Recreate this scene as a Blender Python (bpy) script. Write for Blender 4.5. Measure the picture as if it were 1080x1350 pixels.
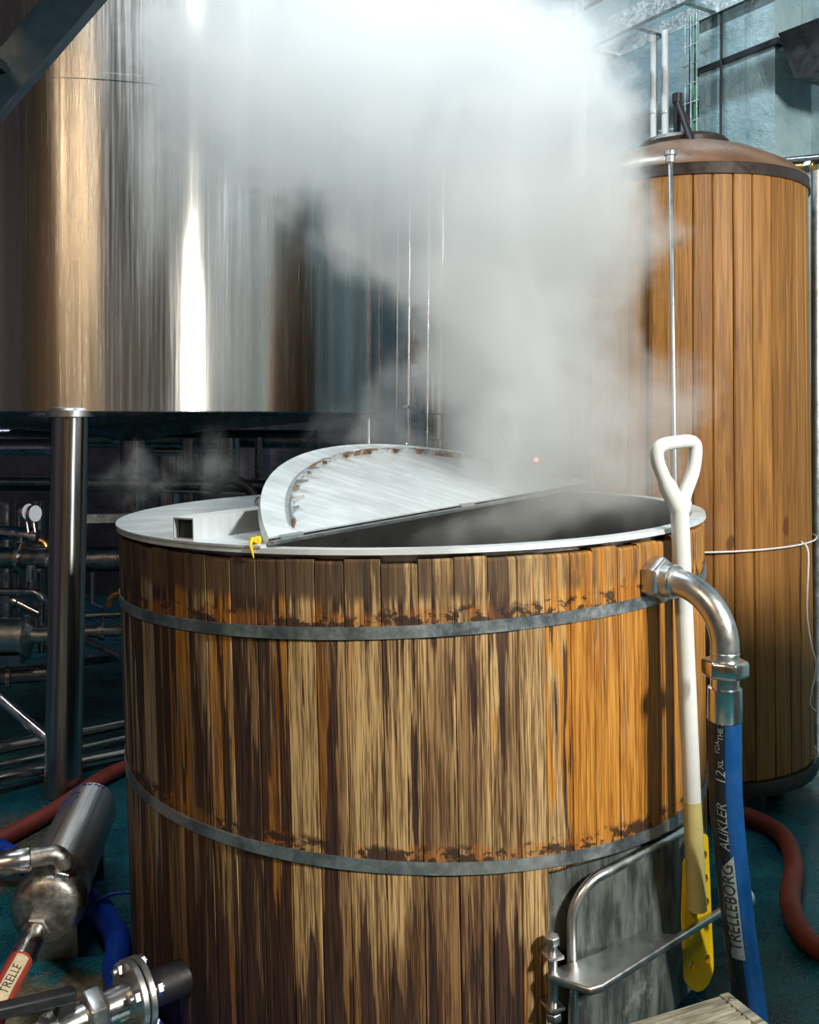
import bpy, math, random
from mathutils import Vector, Matrix, noise as mnoise

random.seed(11)
PI = math.pi
S = bpy.context.scene
COL = S.collection
for o in list(bpy.data.objects):
    bpy.data.objects.remove(o)

# ---------------------------------------------------------------- camera
CAM_H, F, HOR = 1.35, 1250.0, 550.0
cd = bpy.data.cameras.new('camera')
cam = bpy.data.objects.new('camera', cd)
COL.objects.link(cam)
cam.location = (0, 0, CAM_H)
cam.rotation_euler = (PI / 2, 0, 0)
cd.sensor_fit = 'HORIZONTAL'
cd.sensor_width = 36
cd.lens = 36 * F / 1080
cd.shift_y = -(675 - HOR) / 1080
cd.clip_start = 0.02
cd.clip_end = 60
S.camera = cam

# ---------------------------------------------------------------- world, exposure
w = bpy.data.worlds.new('world')
S.world = w
w.use_nodes = True
w.node_tree.nodes['Background'].inputs[0].default_value = (0.55, 0.7, 0.85, 1)
w.node_tree.nodes['Background'].inputs[1].default_value = 0.02
S.view_settings.view_transform = 'Standard'
S.view_settings.look = 'None'
S.view_settings.gamma = 1
S.view_settings.use_curve_mapping = False
S.view_settings.exposure = 0.0
try:
    S.cycles.use_denoising = True
    S.cycles.max_bounces = 9
    S.cycles.diffuse_bounces = 3
    S.cycles.glossy_bounces = 4
    S.cycles.volume_bounces = 6
    S.cycles.volume_step_rate = 2.0
    S.cycles.sample_clamp_indirect = 6
    S.cycles.caustics_reflective = False
    S.cycles.caustics_refractive = False
except Exception:
    pass

# ---------------------------------------------------------------- lamps (tubes under the ceiling, and an added rear fill)
def area(name, loc, target, sx, sy, power, col, along=None):
    l = bpy.data.lights.new(name, 'AREA')
    l.shape = 'RECTANGLE'
    l.size, l.size_y = sx, sy
    l.energy = power
    l.color = col
    o = bpy.data.objects.new(name, l)
    COL.objects.link(o)
    o.location = loc
    d = Vector(target) - Vector(loc)
    z = -d.normalized()
    x = Vector(along) if along else Vector((1, 0, 0))
    x = (x - z * x.dot(z)).normalized()
    o.rotation_euler = Matrix((x, z.cross(x), z)).transposed().to_euler()
    return o

KEY = Vector((2.42, -0.38, 2.75))
for k in (-1, 1):
    off = Vector((0.82, 0.57, 0)) * 0.10 * k
    area('key_tube_light', KEY + off, Vector((0.1, 2.6, 0.8)) + off, 0.40, 0.05, 112, (1.0, 0.96, 0.88), (0.57, -0.82, 0))
OVER = Vector((0.35, 3.70, 4.40))
area('overhead_tube_light', OVER, (0.40, 3.5, 0), 1.5, 0.10, 60, (0.78, 0.91, 1.0), (-0.53, 0.85, 0))
SIDE = Vector((-0.85, 2.35, 4.40))
area('front_tube_light', SIDE, (-0.85, 2.3, 0), 1.2, 0.10, 36, (0.86, 0.95, 1.0))
DEEP = Vector((-2.6, 5.9, 3.4))
area('deep_tube_light', DEEP, (-1.6, 5.0, 0), 1.2, 0.12, 22, (0.80, 0.90, 1.0))
REAR = Vector((-1.6, -1.2, 3.72))
area('rear_warm_fill', REAR, (-1.6, -1.6, 0), 1.4, 0.12, 95, (1.0, 0.74, 0.46))  # added out of view; its warm colour gives the steel tank a yellow streak

# ---------------------------------------------------------------- pixel helpers (1080 x 1350)
def P(px, py, y):
    return Vector(((px - 540) / F * y, y, CAM_H - (py - HOR) / F * y))

WN = Vector((0.85, 0.527, 0)).normalized()      # right wall: unit normal pointing out of the room
WU = Vector((-WN.y, WN.x, 0))                   # along the wall, away to the back
WD = 3.62
def W(px, py, off=0.0):                         # point off metres in front of the right wall
    dx = (px - 540) / F
    t = (WD - off) / (WN.x * dx + WN.y)
    return P(px, py, t)

# ---------------------------------------------------------------- node helpers
class NT:
    def __init__(s, nt):
        s.nt = nt
    def new(s, t, **kw):
        n = s.nt.nodes.new(t)
        for k, v in kw.items():
            setattr(n, k, v)
        return n
    def put(s, sock, v):
        if isinstance(v, bpy.types.NodeSocket):
            s.nt.links.new(v, sock)
        elif v is not None:
            try:
                sock.default_value = v
            except Exception:
                sock.default_value = tuple(v)[:3]
    def m(s, op, a, b=None, c=None, clamp=False):
        n = s.new('ShaderNodeMath', operation=op, use_clamp=clamp)
        s.put(n.inputs[0], a); s.put(n.inputs[1], b); s.put(n.inputs[2], c)
        return n.outputs[0]
    def add(s, a, b): return s.m('ADD', a, b)
    def sub(s, a, b): return s.m('SUBTRACT', a, b)
    def mul(s, a, b): return s.m('MULTIPLY', a, b)
    def ss(s, v, lo, hi, a=0.0, b=1.0):
        n = s.new('ShaderNodeMapRange', interpolation_type='SMOOTHSTEP')
        s.put(n.inputs['Value'], v)
        s.put(n.inputs['From Min'], lo); s.put(n.inputs['From Max'], hi)
        s.put(n.inputs['To Min'], a); s.put(n.inputs['To Max'], b)
        return n.outputs[0]
    def comb(s, x, y, z):
        n = s.new('ShaderNodeCombineXYZ')
        s.put(n.inputs[0], x); s.put(n.inputs[1], y); s.put(n.inputs[2], z)
        return n.outputs[0]
    def sep(s, v):
        n = s.new('ShaderNodeSeparateXYZ')
        s.put(n.inputs[0], v)
        return n.outputs
    def noise(s, v, scale=1.0, detail=3.0, rough=0.55, dist=0.0):
        n = s.new('ShaderNodeTexNoise')
        s.put(n.inputs['Vector'], v); s.put(n.inputs['Scale'], scale)
        s.put(n.inputs['Detail'], detail); s.put(n.inputs['Roughness'], rough)
        s.put(n.inputs['Distortion'], dist)
        return n.outputs[0]
    def mix(s, f, a, b):
        n = s.new('ShaderNodeMix', data_type='RGBA')
        s.put(n.inputs[0], f); s.put(n.inputs[6], c4(a)); s.put(n.inputs[7], c4(b))
        return n.outputs[2]
    def vm(s, op, a, b=None, out=0):
        n = s.new('ShaderNodeVectorMath', operation=op)
        s.put(n.inputs[0], a)
        if b is not None: s.put(n.inputs[1], b)
        return n.outputs[out]

def c4(v):
    if isinstance(v, bpy.types.NodeSocket): return v
    return (v[0], v[1], v[2], 1.0)

def rgb(r, g, b):
    f = lambda c: (c / 255 / 12.92) if c <= 10 else ((c / 255 + 0.055) / 1.055) ** 2.4
    return (f(r), f(g), f(b))

def material(name):
    mt = bpy.data.materials.new(name)
    mt.use_nodes = True
    nt = mt.node_tree
    b = nt.nodes['Principled BSDF']
    return mt, NT(nt), b

def objco(t):
    return t.new('ShaderNodeTexCoord').outputs['Object']
def geoco(t):
    return t.new('ShaderNodeNewGeometry').outputs['Position']

def bump(t, b, h, strength=0.3, dist=0.01):
    n = t.new('ShaderNodeBump')
    t.put(n.inputs['Strength'], strength); t.put(n.inputs['Distance'], dist); t.put(n.inputs['Height'], h)
    t.nt.links.new(n.outputs[0], b.inputs['Normal'])

def plain(name, col, rough=0.5, metal=0.0, var=0.15, vscale=8.0, bmp=0.0, rvar=0.15, coat=0.0):
    mt, t, b = material(name)
    p = objco(t)
    n = t.noise(p, vscale, 4, 0.6)
    dark = tuple(c * (1 - var) for c in col)
    lite = tuple(min(1, c * (1 + var)) for c in col)
    t.put(b.inputs['Base Color'], t.mix(t.ss(n, 0.3, 0.7), dark, lite))
    t.put(b.inputs['Roughness'], t.ss(t.noise(p, vscale * 3, 4, 0.6), 0.25, 0.75, max(0.02, rough - rvar), min(1, rough + rvar)))
    b.inputs['Metallic'].default_value = metal
    if coat: b.inputs['Coat Weight'].default_value = coat
    if bmp: bump(t, b, t.noise(p, vscale * 6, 4, 0.6), bmp, 0.004)
    return mt

# ---------------------------------------------------------------- materials
ROT = 0.25
def brushed(name, col, rough, aniso=0.85, streak=0.25, zscale=0.06, uscale=24):
    mt, t, b = material(name)
    x, y, z = t.sep(objco(t))
    th = t.m('ARCTAN2', x, y)
    v = t.comb(t.mul(t.m('SINE', th), uscale), t.mul(t.m('COSINE', th), uscale), t.mul(z, zscale))
    n1 = t.noise(v, 1.0, 4, 0.6)
    n2 = t.noise(v, 5.0, 3, 0.6)
    n = t.add(t.mul(n1, 0.7), t.mul(n2, 0.3))
    t.put(b.inputs['Base Color'], t.mix(t.ss(n, 0.3, 0.7), tuple(c * 0.78 for c in col), tuple(min(1, c * 1.12) for c in col)))
    b.inputs['Metallic'].default_value = 1.0
    t.put(b.inputs['Roughness'], t.ss(n2, 0.3, 0.7, rough * 0.8, rough * 1.25))
    b.inputs['Anisotropic'].default_value = aniso
    b.inputs['Anisotropic Rotation'].default_value = ROT
    tg = t.new('ShaderNodeTangent', direction_type='RADIAL', axis='Z')
    t.nt.links.new(tg.outputs[0], b.inputs['Tangent'])
    bump(t, b, n, streak, 0.004)
    return mt

M = {}
M['tank'] = brushed('brushed_tank_steel', (0.62, 0.60, 0.57), 0.235, 0.97, 0.03, 0.35, 22)
M['leg'] = brushed('leg_steel', (0.50, 0.50, 0.49), 0.22, 0.8, 0.05, 0.3, 9)
M['steel'] = plain('stainless_steel', (0.60, 0.60, 0.60), 0.22, 1.0, 0.06, 14, 0.0, 0.06)
M['satin'] = plain('satin_steel', (0.55, 0.57, 0.58), 0.34, 1.0, 0.10, 10, 0.02, 0.08)
M['shroud'] = brushed('brushed_shroud_steel', (0.72, 0.73, 0.75), 0.40, 0.85, 0.03, 0.5, 8)
M['cast'] = plain('cast_steel', (0.34, 0.33, 0.31), 0.42, 1.0, 0.2, 18, 0.15)
M['dark_pipe'] = plain('dark_pipe_steel', (0.30, 0.32, 0.36), 0.26, 1.0, 0.2, 9, 0.0, 0.08)
M['violet_pipe'] = plain('polished_pipe', (0.62, 0.60, 0.72), 0.18, 1.0, 0.1, 9)
M['galv'] = plain('galvanised_steel', (0.55, 0.62, 0.63), 0.45, 0.85, 0.25, 22, 0.1)
M['black'] = plain('black_rubber', (0.012, 0.012, 0.014), 0.45, 0.0, 0.3, 10)
M['blackmet'] = plain('black_painted_steel', (0.02, 0.024, 0.03), 0.4, 0.3, 0.3, 10)
M['navy'] = plain('dark_blue_painted_steel', (0.010, 0.024, 0.036), 0.5, 0.0, 0.25, 6, 0.05)
M['white'] = plain('white_plastic', (0.66, 0.69, 0.68), 0.38, 0.0, 0.03, 12, 0.03)
M['conduit'] = plain('pale_conduit', (0.60, 0.63, 0.63), 0.45, 0.0, 0.08, 12)
M['paleyellow'] = plain('pale_yellow_tint', (0.56, 0.49, 0.20), 0.4, 0.0, 0.12, 10)
M['yellow'] = plain('yellow_plastic', (0.82, 0.56, 0.008), 0.35, 0.0, 0.08, 14, 0.05)
M['yellow_bit'] = plain('yellow_scrap', (0.85, 0.55, 0.02), 0.6, 0.0, 0.2, 60)
M['redhose'] = plain('red_rubber_hose', (0.36, 0.055, 0.035), 0.5, 0.0, 0.2, 10, 0.1)
M['bluehose'] = plain('blue_rubber_hose', (0.004, 0.045, 0.40), 0.36, 0.0, 0.2, 10, 0.06)
M['hoseblue'] = plain('deep_blue_hose', (0.003, 0.055, 0.20), 0.42, 0.0, 0.12, 14, 0.06)
M['hosestripe'] = plain('black_hose_stripe', (0.008, 0.013, 0.02), 0.45, 0.0, 0.2, 14)
M['silverprint'] = plain('silver_print', (0.25, 0.30, 0.32), 0.5, 0.0, 0.2, 120)
M['darkprint'] = plain('dark_print', (0.02, 0.03, 0.035), 0.5, 0.0, 0.1, 40)
M['cream'] = plain('cream_label', (0.60, 0.50, 0.33), 0.5, 0.0, 0.12, 40)
M['dial'] = plain('gauge_dial', (0.72, 0.76, 0.92), 0.3, 0.0, 0.04, 10)
M['brass'] = plain('brass', (0.62, 0.36, 0.10), 0.35, 1.0, 0.2, 20, 0.1)
M['string'] = plain('white_string', (0.72, 0.72, 0.74), 0.7, 0.0, 0.1, 60)
M['tag'] = plain('paper_tag', (0.60, 0.70, 0.76), 0.7, 0.0, 0.06, 30)
M['brownbox'] = plain('brown_valve_body', (0.28, 0.13, 0.05), 0.5, 0.0, 0.3, 30)
M['ink'] = plain('blue_marker_ink', (0.02, 0.02, 0.35), 0.4, 0.0, 0.1, 40)
M['green'] = plain('green_cable', (0.02, 0.30, 0.08), 0.5, 0.0, 0.1, 20)
M['darkred'] = plain('dark_red_hose', (0.20, 0.035, 0.02), 0.5, 0.0, 0.2, 10)
M['dome'] = plain('brown_tank_cover', (0.155, 0.085, 0.05), 0.38, 0.0, 0.25, 7, 0.08)
M['domerim'] = plain('dark_brown_rim', (0.030, 0.016, 0.012), 0.4, 0.0, 0.3, 9, 0.05)
M['mash'] = plain('mash_surface', (0.10, 0.07, 0.04), 0.4, 0.0, 0.4, 12, 0.6)
M['panelgrey'] = plain('grey_box_paint', (0.20, 0.23, 0.25), 0.45, 0.0, 0.1, 8)
def sealant():
    mt, t, b = material('stained_upstand_steel')
    n = t.noise(objco(t), 13, 4, 0.65)
    n2 = t.noise(objco(t), 70, 4, 0.65)
    br = t.mix(n2, (0.10, 0.05, 0.025), (0.34, 0.20, 0.11))
    t.put(b.inputs['Base Color'], t.mix(t.ss(n, 0.44, 0.56), (0.45, 0.50, 0.52), br))
    b.inputs['Roughness'].default_value = 0.55
    b.inputs['Metallic'].default_value = 0.25
    return mt
M['sealant'] = sealant()

def lid_steel(name, base):
    mt, t, b = material(name)
    p = objco(t)
    x, y, z = t.sep(p)
    wet = t.noise(t.comb(t.mul(x, 5), t.mul(y, 30), z), 1.0, 4, 0.65)
    blot = t.noise(p, 9, 5, 0.65)
    c = t.mix(t.ss(wet, 0.40, 0.62), tuple(k * 0.86 for k in base), base)
    t.put(b.inputs['Base Color'], c)
    b.inputs['Metallic'].default_value = 0.35
    t.put(b.inputs['Roughness'], t.ss(blot, 0.3, 0.7, 0.30, 0.55))
    bump(t, b, t.add(wet, t.mul(blot, 0.5)), 0.18, 0.004)
    return mt
M['lid'] = lid_steel('wet_lid_steel', (0.70, 0.77, 0.81))

def door_steel():
    mt, t, b = material('stained_door_steel')
    x, y, z = t.sep(objco(t))
    st = t.noise(t.comb(t.mul(x, 26), t.mul(y, 26), t.mul(z, 5)), 1.0, 5, 0.65)
    bl = t.noise(objco(t), 11, 5, 0.7)
    c = t.mix(t.ss(st, 0.38, 0.62), (0.055, 0.062, 0.062), (0.20, 0.225, 0.215))
    c = t.mix(t.ss(bl, 0.55, 0.75), c, (0.30, 0.32, 0.31))
    t.put(b.inputs['Base Color'], c)
    b.inputs['Metallic'].default_value = 0.55
    t.put(b.inputs['Roughness'], t.ss(bl, 0.3, 0.7, 0.38, 0.65))
    bump(t, b, bl, 0.15, 0.004)
    return mt
M['door'] = door_steel()

def strap():
    mt, t, b = material('galvanised_hoop')
    p = objco(t)
    n = t.noise(p, 9, 5, 0.65)
    n2 = t.noise(p, 60, 3, 0.6)
    c = t.mix(t.ss(n, 0.35, 0.65), (0.16, 0.19, 0.21), (0.42, 0.47, 0.49))
    t.put(b.inputs['Base Color'], c)
    b.inputs['Metallic'].default_value = 0.8
    t.put(b.inputs['Roughness'], t.ss(n2, 0.3, 0.7, 0.32, 0.55))
    bump(t, b, n2, 0.1, 0.002)
    return mt
M['hoop'] = strap()

# weathered vat wood: u = arc length round the vat, z = height, colour of the object = (weathering, stain, seed)
HOOP1, HOOP2, VR, VH = 0.895, 0.445, 0.75, 1.045
def vat_wood():
    mt, t, b = material('weathered_vat_wood')
    oi = t.new('ShaderNodeObjectInfo')
    wx, sx, sd = t.sep(oi.outputs['Color'])
    x, y, z = t.sep(objco(t))
    th = t.m('ARCTAN2', x, t.mul(y, -1.0))
    u = t.mul(th, VR)
    sd10 = t.mul(sd, 37.0)
    def nz(us, zs, off, detail=4, rough=0.6, dist=0.0):
        return t.noise(t.comb(t.mul(u, us), t.mul(z, zs), t.add(sd10, off)), 1.0, detail, rough, dist)
    def nu(us, zs, off, detail=4, rough=0.6, dist=0.0):       # runs on across neighbouring staves
        return t.noise(t.comb(t.mul(u, us), t.mul(z, zs), off), 1.0, detail, rough, dist)
    fine = nz(230, 5.0, 0.0, 4, 0.65, 0.3)
    band = nz(55, 2.2, 3.0, 4, 0.6, 0.6)
    fine2 = nz(520, 14.0, 5.0, 2, 0.6)
    grain = t.add(t.add(t.mul(fine, 0.45), t.mul(band, 0.30)), t.mul(fine2, 0.25))
    g = t.ss(grain, 0.40, 0.60)
    honey = t.mix(g, (0.24, 0.080, 0.010), (0.56, 0.262, 0.046))
    tan = t.mix(t.ss(grain, 0.42, 0.58), (0.11, 0.055, 0.022), (0.54, 0.37, 0.165))
    # where the varnish has gone
    wm = t.add(t.add(t.mul(nz(20, 1.6, 7.0), 0.95), t.mul(nz(90, 6.0, 8.0), 0.25)), t.mul(t.sub(wx, 0.5), 0.75))
    col = t.mix(t.ss(wm, 0.55, 0.63), honey, tan)
    grey = t.mix(g, (0.12, 0.10, 0.075), (0.36, 0.31, 0.24))
    gm = t.mul(t.ss(nz(20, 0.9, 17.0), 0.44, 0.54), t.ss(th, -0.45, -0.85))
    col = t.mix(gm, col, grey)
    # brown run-down wash and near-black streaks
    wash = t.add(t.add(t.mul(nu(11, 0.9, 21.0), 0.7), t.mul(nz(48, 2.0, 22.0), 0.30)), t.mul(t.sub(sx, 0.5), 0.55))
    low = t.mul(t.ss(z, 0.45, 0.05, 0.0, 0.20), t.ss(th, 0.50, 0.10))
    wash = t.add(wash, low)
    col = t.mix(t.mul(t.ss(wash, 0.46, 0.62), 0.74), col, t.mix(g, (0.040, 0.016, 0.008), (0.155, 0.070, 0.026)))
    blk = t.add(t.add(t.mul(nz(36, 1.5, 31.0, 3, 0.5), 0.82), t.mul(nz(150, 7.0, 32.0), 0.18)), t.mul(t.sub(sx, 0.5), 0.42))
    blk = t.add(blk, t.mul(low, 0.5))
    col = t.mix(t.mul(t.ss(blk, 0.545, 0.572), 0.93), col, t.mix(g, (0.013, 0.006, 0.006), (0.058, 0.027, 0.018)))
    # weathered head of the staves above the top hoop, dark in the quarter round the lid
    topz = t.add(z, t.mul(t.sub(nz(30, 3, 41.0), 0.5), 0.03))
    top = t.ss(topz, HOOP1 + 0.045, HOOP1 + 0.075)
    tb = t.add(t.add(t.mul(nz(24, 4.0, 43.0), 0.8), t.mul(nz(140, 9.0, 44.0), 0.2)), t.ss(th, 0.45, -0.6, -0.05, 0.22))
    col = t.mix(t.mul(t.mul(top, t.ss(tb, 0.46, 0.60)), 0.9), col, (0.050, 0.030, 0.022))
    col = t.mix(t.mul(t.mul(top, 0.45), t.ss(nz(40, 3, 47.0), 0.35, 0.6)), col, (0.17, 0.11, 0.055))
    # old hoop line just above each hoop: rust and black marks
    for h, sl in ((HOOP1, 0.026), (HOOP2, -0.049)):
        hz = t.sub(z, t.add(h, t.mul(t.mul(t.m('SINE', th), VR), sl)))
        hz = t.add(hz, t.mul(t.sub(nu(30, 22, 71.0), 0.5), 0.05))
        line = t.mul(t.ss(hz, -0.01, 0.006), t.ss(hz, 0.046, 0.030))
        col = t.mix(t.mul(t.mul(line, 0.6), t.ss(nu(14, 3, 61.0), 0.40, 0.60)), col, t.mix(g, (0.20, 0.06, 0.010), (0.46, 0.18, 0.025)))
        col = t.mix(t.mul(t.mul(line, 0.92), t.ss(nu(22, 26, 51.0 + h, 5, 0.7), 0.48, 0.54)), col, (0.028, 0.016, 0.012))
    # knots
    t.put(b.inputs['Base Color'], col)
    t.put(b.inputs['Roughness'], t.ss(wm, 0.45, 0.7, 0.42, 0.78))
    b.inputs['Specular IOR Level'].default_value = 0.35
    bump(t, b, t.add(t.mul(grain, 1.0), t.mul(wm, 0.2)), 0.55, 0.006)
    return mt
M['vat_wood'] = vat_wood()

def tank_wood():
    mt, t, b = material('oiled_tank_wood')
    oi = t.new('ShaderNodeObjectInfo')
    wx, sx, sd = t.sep(oi.outputs['Color'])
    x, y, z = t.sep(objco(t))
    u = t.mul(t.m('ARCTAN2', x, t.mul(y, -1.0)), 0.47)
    sd10 = t.mul(sd, 37.0)
    def nz(us, zs, off, detail=4, rough=0.6, dist=0.0):
        return t.noise(t.comb(t.mul(u, us), t.mul(z, zs), t.add(sd10, off)), 1.0, detail, rough, dist)
    fine = nz(170, 3.5, 0.0, 4, 0.65, 0.4)
    band = nz(36, 1.2, 3.0, 4, 0.6, 1.2)
    g = t.ss(t.add(t.mul(fine, 0.45), t.mul(band, 0.55)), 0.36, 0.64)
    a = t.mix(sx, (0.15, 0.060, 0.012), (0.22, 0.092, 0.019))
    c = t.mix(sx, (0.31, 0.135, 0.028), (0.42, 0.20, 0.046))
    col = t.mix(g, a, c)
    dk = t.add(t.mul(nz(16, 2.2, 11.0), 0.7), t.mul(nz(70, 8, 12.0), 0.3))
    col = t.mix(t.mul(t.ss(dk, 0.55, 0.70), 0.7), col, (0.10, 0.04, 0.012))
    col = t.mix(t.mul(t.ss(t.noise(t.comb(t.mul(u, 9), t.mul(z, 5), sd10), 1.0, 1, 0.5), 0.73, 0.78), 0.8), col, (0.09, 0.035, 0.012))
    t.put(b.inputs['Base Color'], col)
    b.inputs['Roughness'].default_value = 0.5
    b.inputs['Specular IOR Level'].default_value = 0.35
    bump(t, b, g, 0.25, 0.004)
    return mt
M['tank_wood'] = tank_wood()

def deck_wood():
    mt, t, b = material('grey_decking')
    x, y, z = t.sep(objco(t))
    n = t.noise(t.comb(t.mul(x, 8), t.mul(y, 120), z), 1.0, 5, 0.65)
    n2 = t.noise(objco(t), 14, 4, 0.6)
    c = t.mix(t.ss(n, 0.35, 0.65), (0.10, 0.10, 0.075), (0.34, 0.33, 0.25))
    c = t.mix(t.mul(t.ss(n2, 0.5, 0.7), 0.5), c, (0.16, 0.13, 0.08))
    t.put(b.inputs['Base Color'], c)
    b.inputs['Roughness'].default_value = 0.6
    bump(t, b, n, 0.3, 0.003)
    return mt
M['deck'] = deck_wood()

def floor_mat():
    mt, t, b = material('teal_epoxy_floor')
    p = geoco(t)
    patch = t.noise(p, 2.1, 4, 0.55)
    speck = t.noise(p, 240, 2, 0.6)
    mott = t.noise(p, 9, 5, 0.65)
    teal = t.mix(t.ss(mott, 0.35, 0.65), (0.003, 0.060, 0.085), (0.005, 0.100, 0.125))
    teal = t.mix(t.ss(speck, 0.58, 0.66), teal, (0.05, 0.42, 0.50))
    d = t.vm('DISTANCE', p, (-0.80, 2.06, 0), 1)
    d2 = t.vm('DISTANCE', p, (-1.33, 2.95, 0), 1)
    worn = t.m('MAXIMUM', t.ss(t.add(d, t.mul(t.sub(mott, 0.5), 0.3)), 0.26, 0.20), t.ss(t.add(d2, t.mul(t.sub(mott, 0.5), 0.4)), 0.34, 0.20))
    worn = t.m('MAXIMUM', worn, t.ss(patch, 0.66, 0.69))
    grey = t.mix(t.ss(t.noise(p, 40, 4, 0.7), 0.35, 0.65), (0.075, 0.070, 0.050), (0.16, 0.15, 0.11))
    t.put(b.inputs['Base Color'], t.mix(worn, teal, grey))
    t.put(b.inputs['Roughness'], t.ss(mott, 0.35, 0.65, 0.16, 0.42))
    bump(t, b, t.add(speck, t.mul(mott, 0.5)), 0.25, 0.004)
    return mt
M['floor'] = floor_mat()

def wall_mat(name, a, c, dirt, bmp=0.5):
    mt, t, b = material(name)
    p = geoco(t)
    x, y, z = t.sep(p)
    n = t.noise(p, 2.6, 5, 0.6)
    n2 = t.noise(p, 16, 5, 0.7)
    cr = t.noise(p, 5.5, 6, 0.7, 1.5)
    col = t.mix(t.ss(n, 0.35, 0.65), a, c)
    lines = t.ss(t.m('ABSOLUTE', t.sub(cr, 0.5)), 0.012, 0.0)
    run = t.noise(t.comb(t.mul(x, 14), t.mul(y, 14), t.mul(z, 1.2)), 1.0, 4, 0.65)
    col = t.mix(t.mul(t.m('MULTIPLY', lines, t.ss(n2, 0.42, 0.62)), 0.8), col, dirt)
    col = t.mix(t.mul(t.ss(run, 0.60, 0.78), 0.45), col, dirt)
    col = t.mix(t.mul(t.ss(n2, 0.66, 0.74), 0.7), col, dirt)
    t.put(b.inputs['Base Color'], col)
    b.inputs['Roughness'].default_value = 0.55
    bump(t, b, t.add(n2, t.mul(n, 1.5)), bmp, 0.02)
    return mt
M['wall'] = wall_mat('pale_teal_painted_wall', (0.23, 0.36, 0.40), (0.35, 0.48, 0.51), (0.05, 0.07, 0.075))
M['backwall'] = wall_mat('dark_violet_back_wall', (0.06, 0.05, 0.075), (0.12, 0.10, 0.13), (0.02, 0.02, 0.025))
M['warmwall'] = wall_mat('tan_wall', (0.26, 0.15, 0.09), (0.36, 0.23, 0.145), (0.10, 0.06, 0.04))
M['ceiling'] = wall_mat('grey_ceiling', (0.22, 0.25, 0.26), (0.32, 0.35, 0.36), (0.08, 0.09, 0.09))

def emit(name, col, s):
    mt, t, b = material(name)
    b.inputs['Emission Color'].default_value = c4(col)
    b.inputs['Emission Strength'].default_value = s
    t.put(b.inputs['Base Color'], t.mix(t.noise(objco(t), 5), col, col))
    return mt
M['led'] = emit('red_indicator_glow', (1.0, 0.12, 0.04), 14)
M['tube'] = emit('tube_glow', (0.9, 0.97, 1.0), 5)

# ---------------------------------------------------------------- mesh builder
def basis(d):
    d = Vector(d).normalized()
    a = Vector((0, 0, 1)) if abs(d.z) < 0.9 else Vector((1, 0, 0))
    x = d.cross(a).normalized()
    return x, x.cross(d).normalized(), d        # x, y with z = d  (x ~ horizontal)

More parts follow.
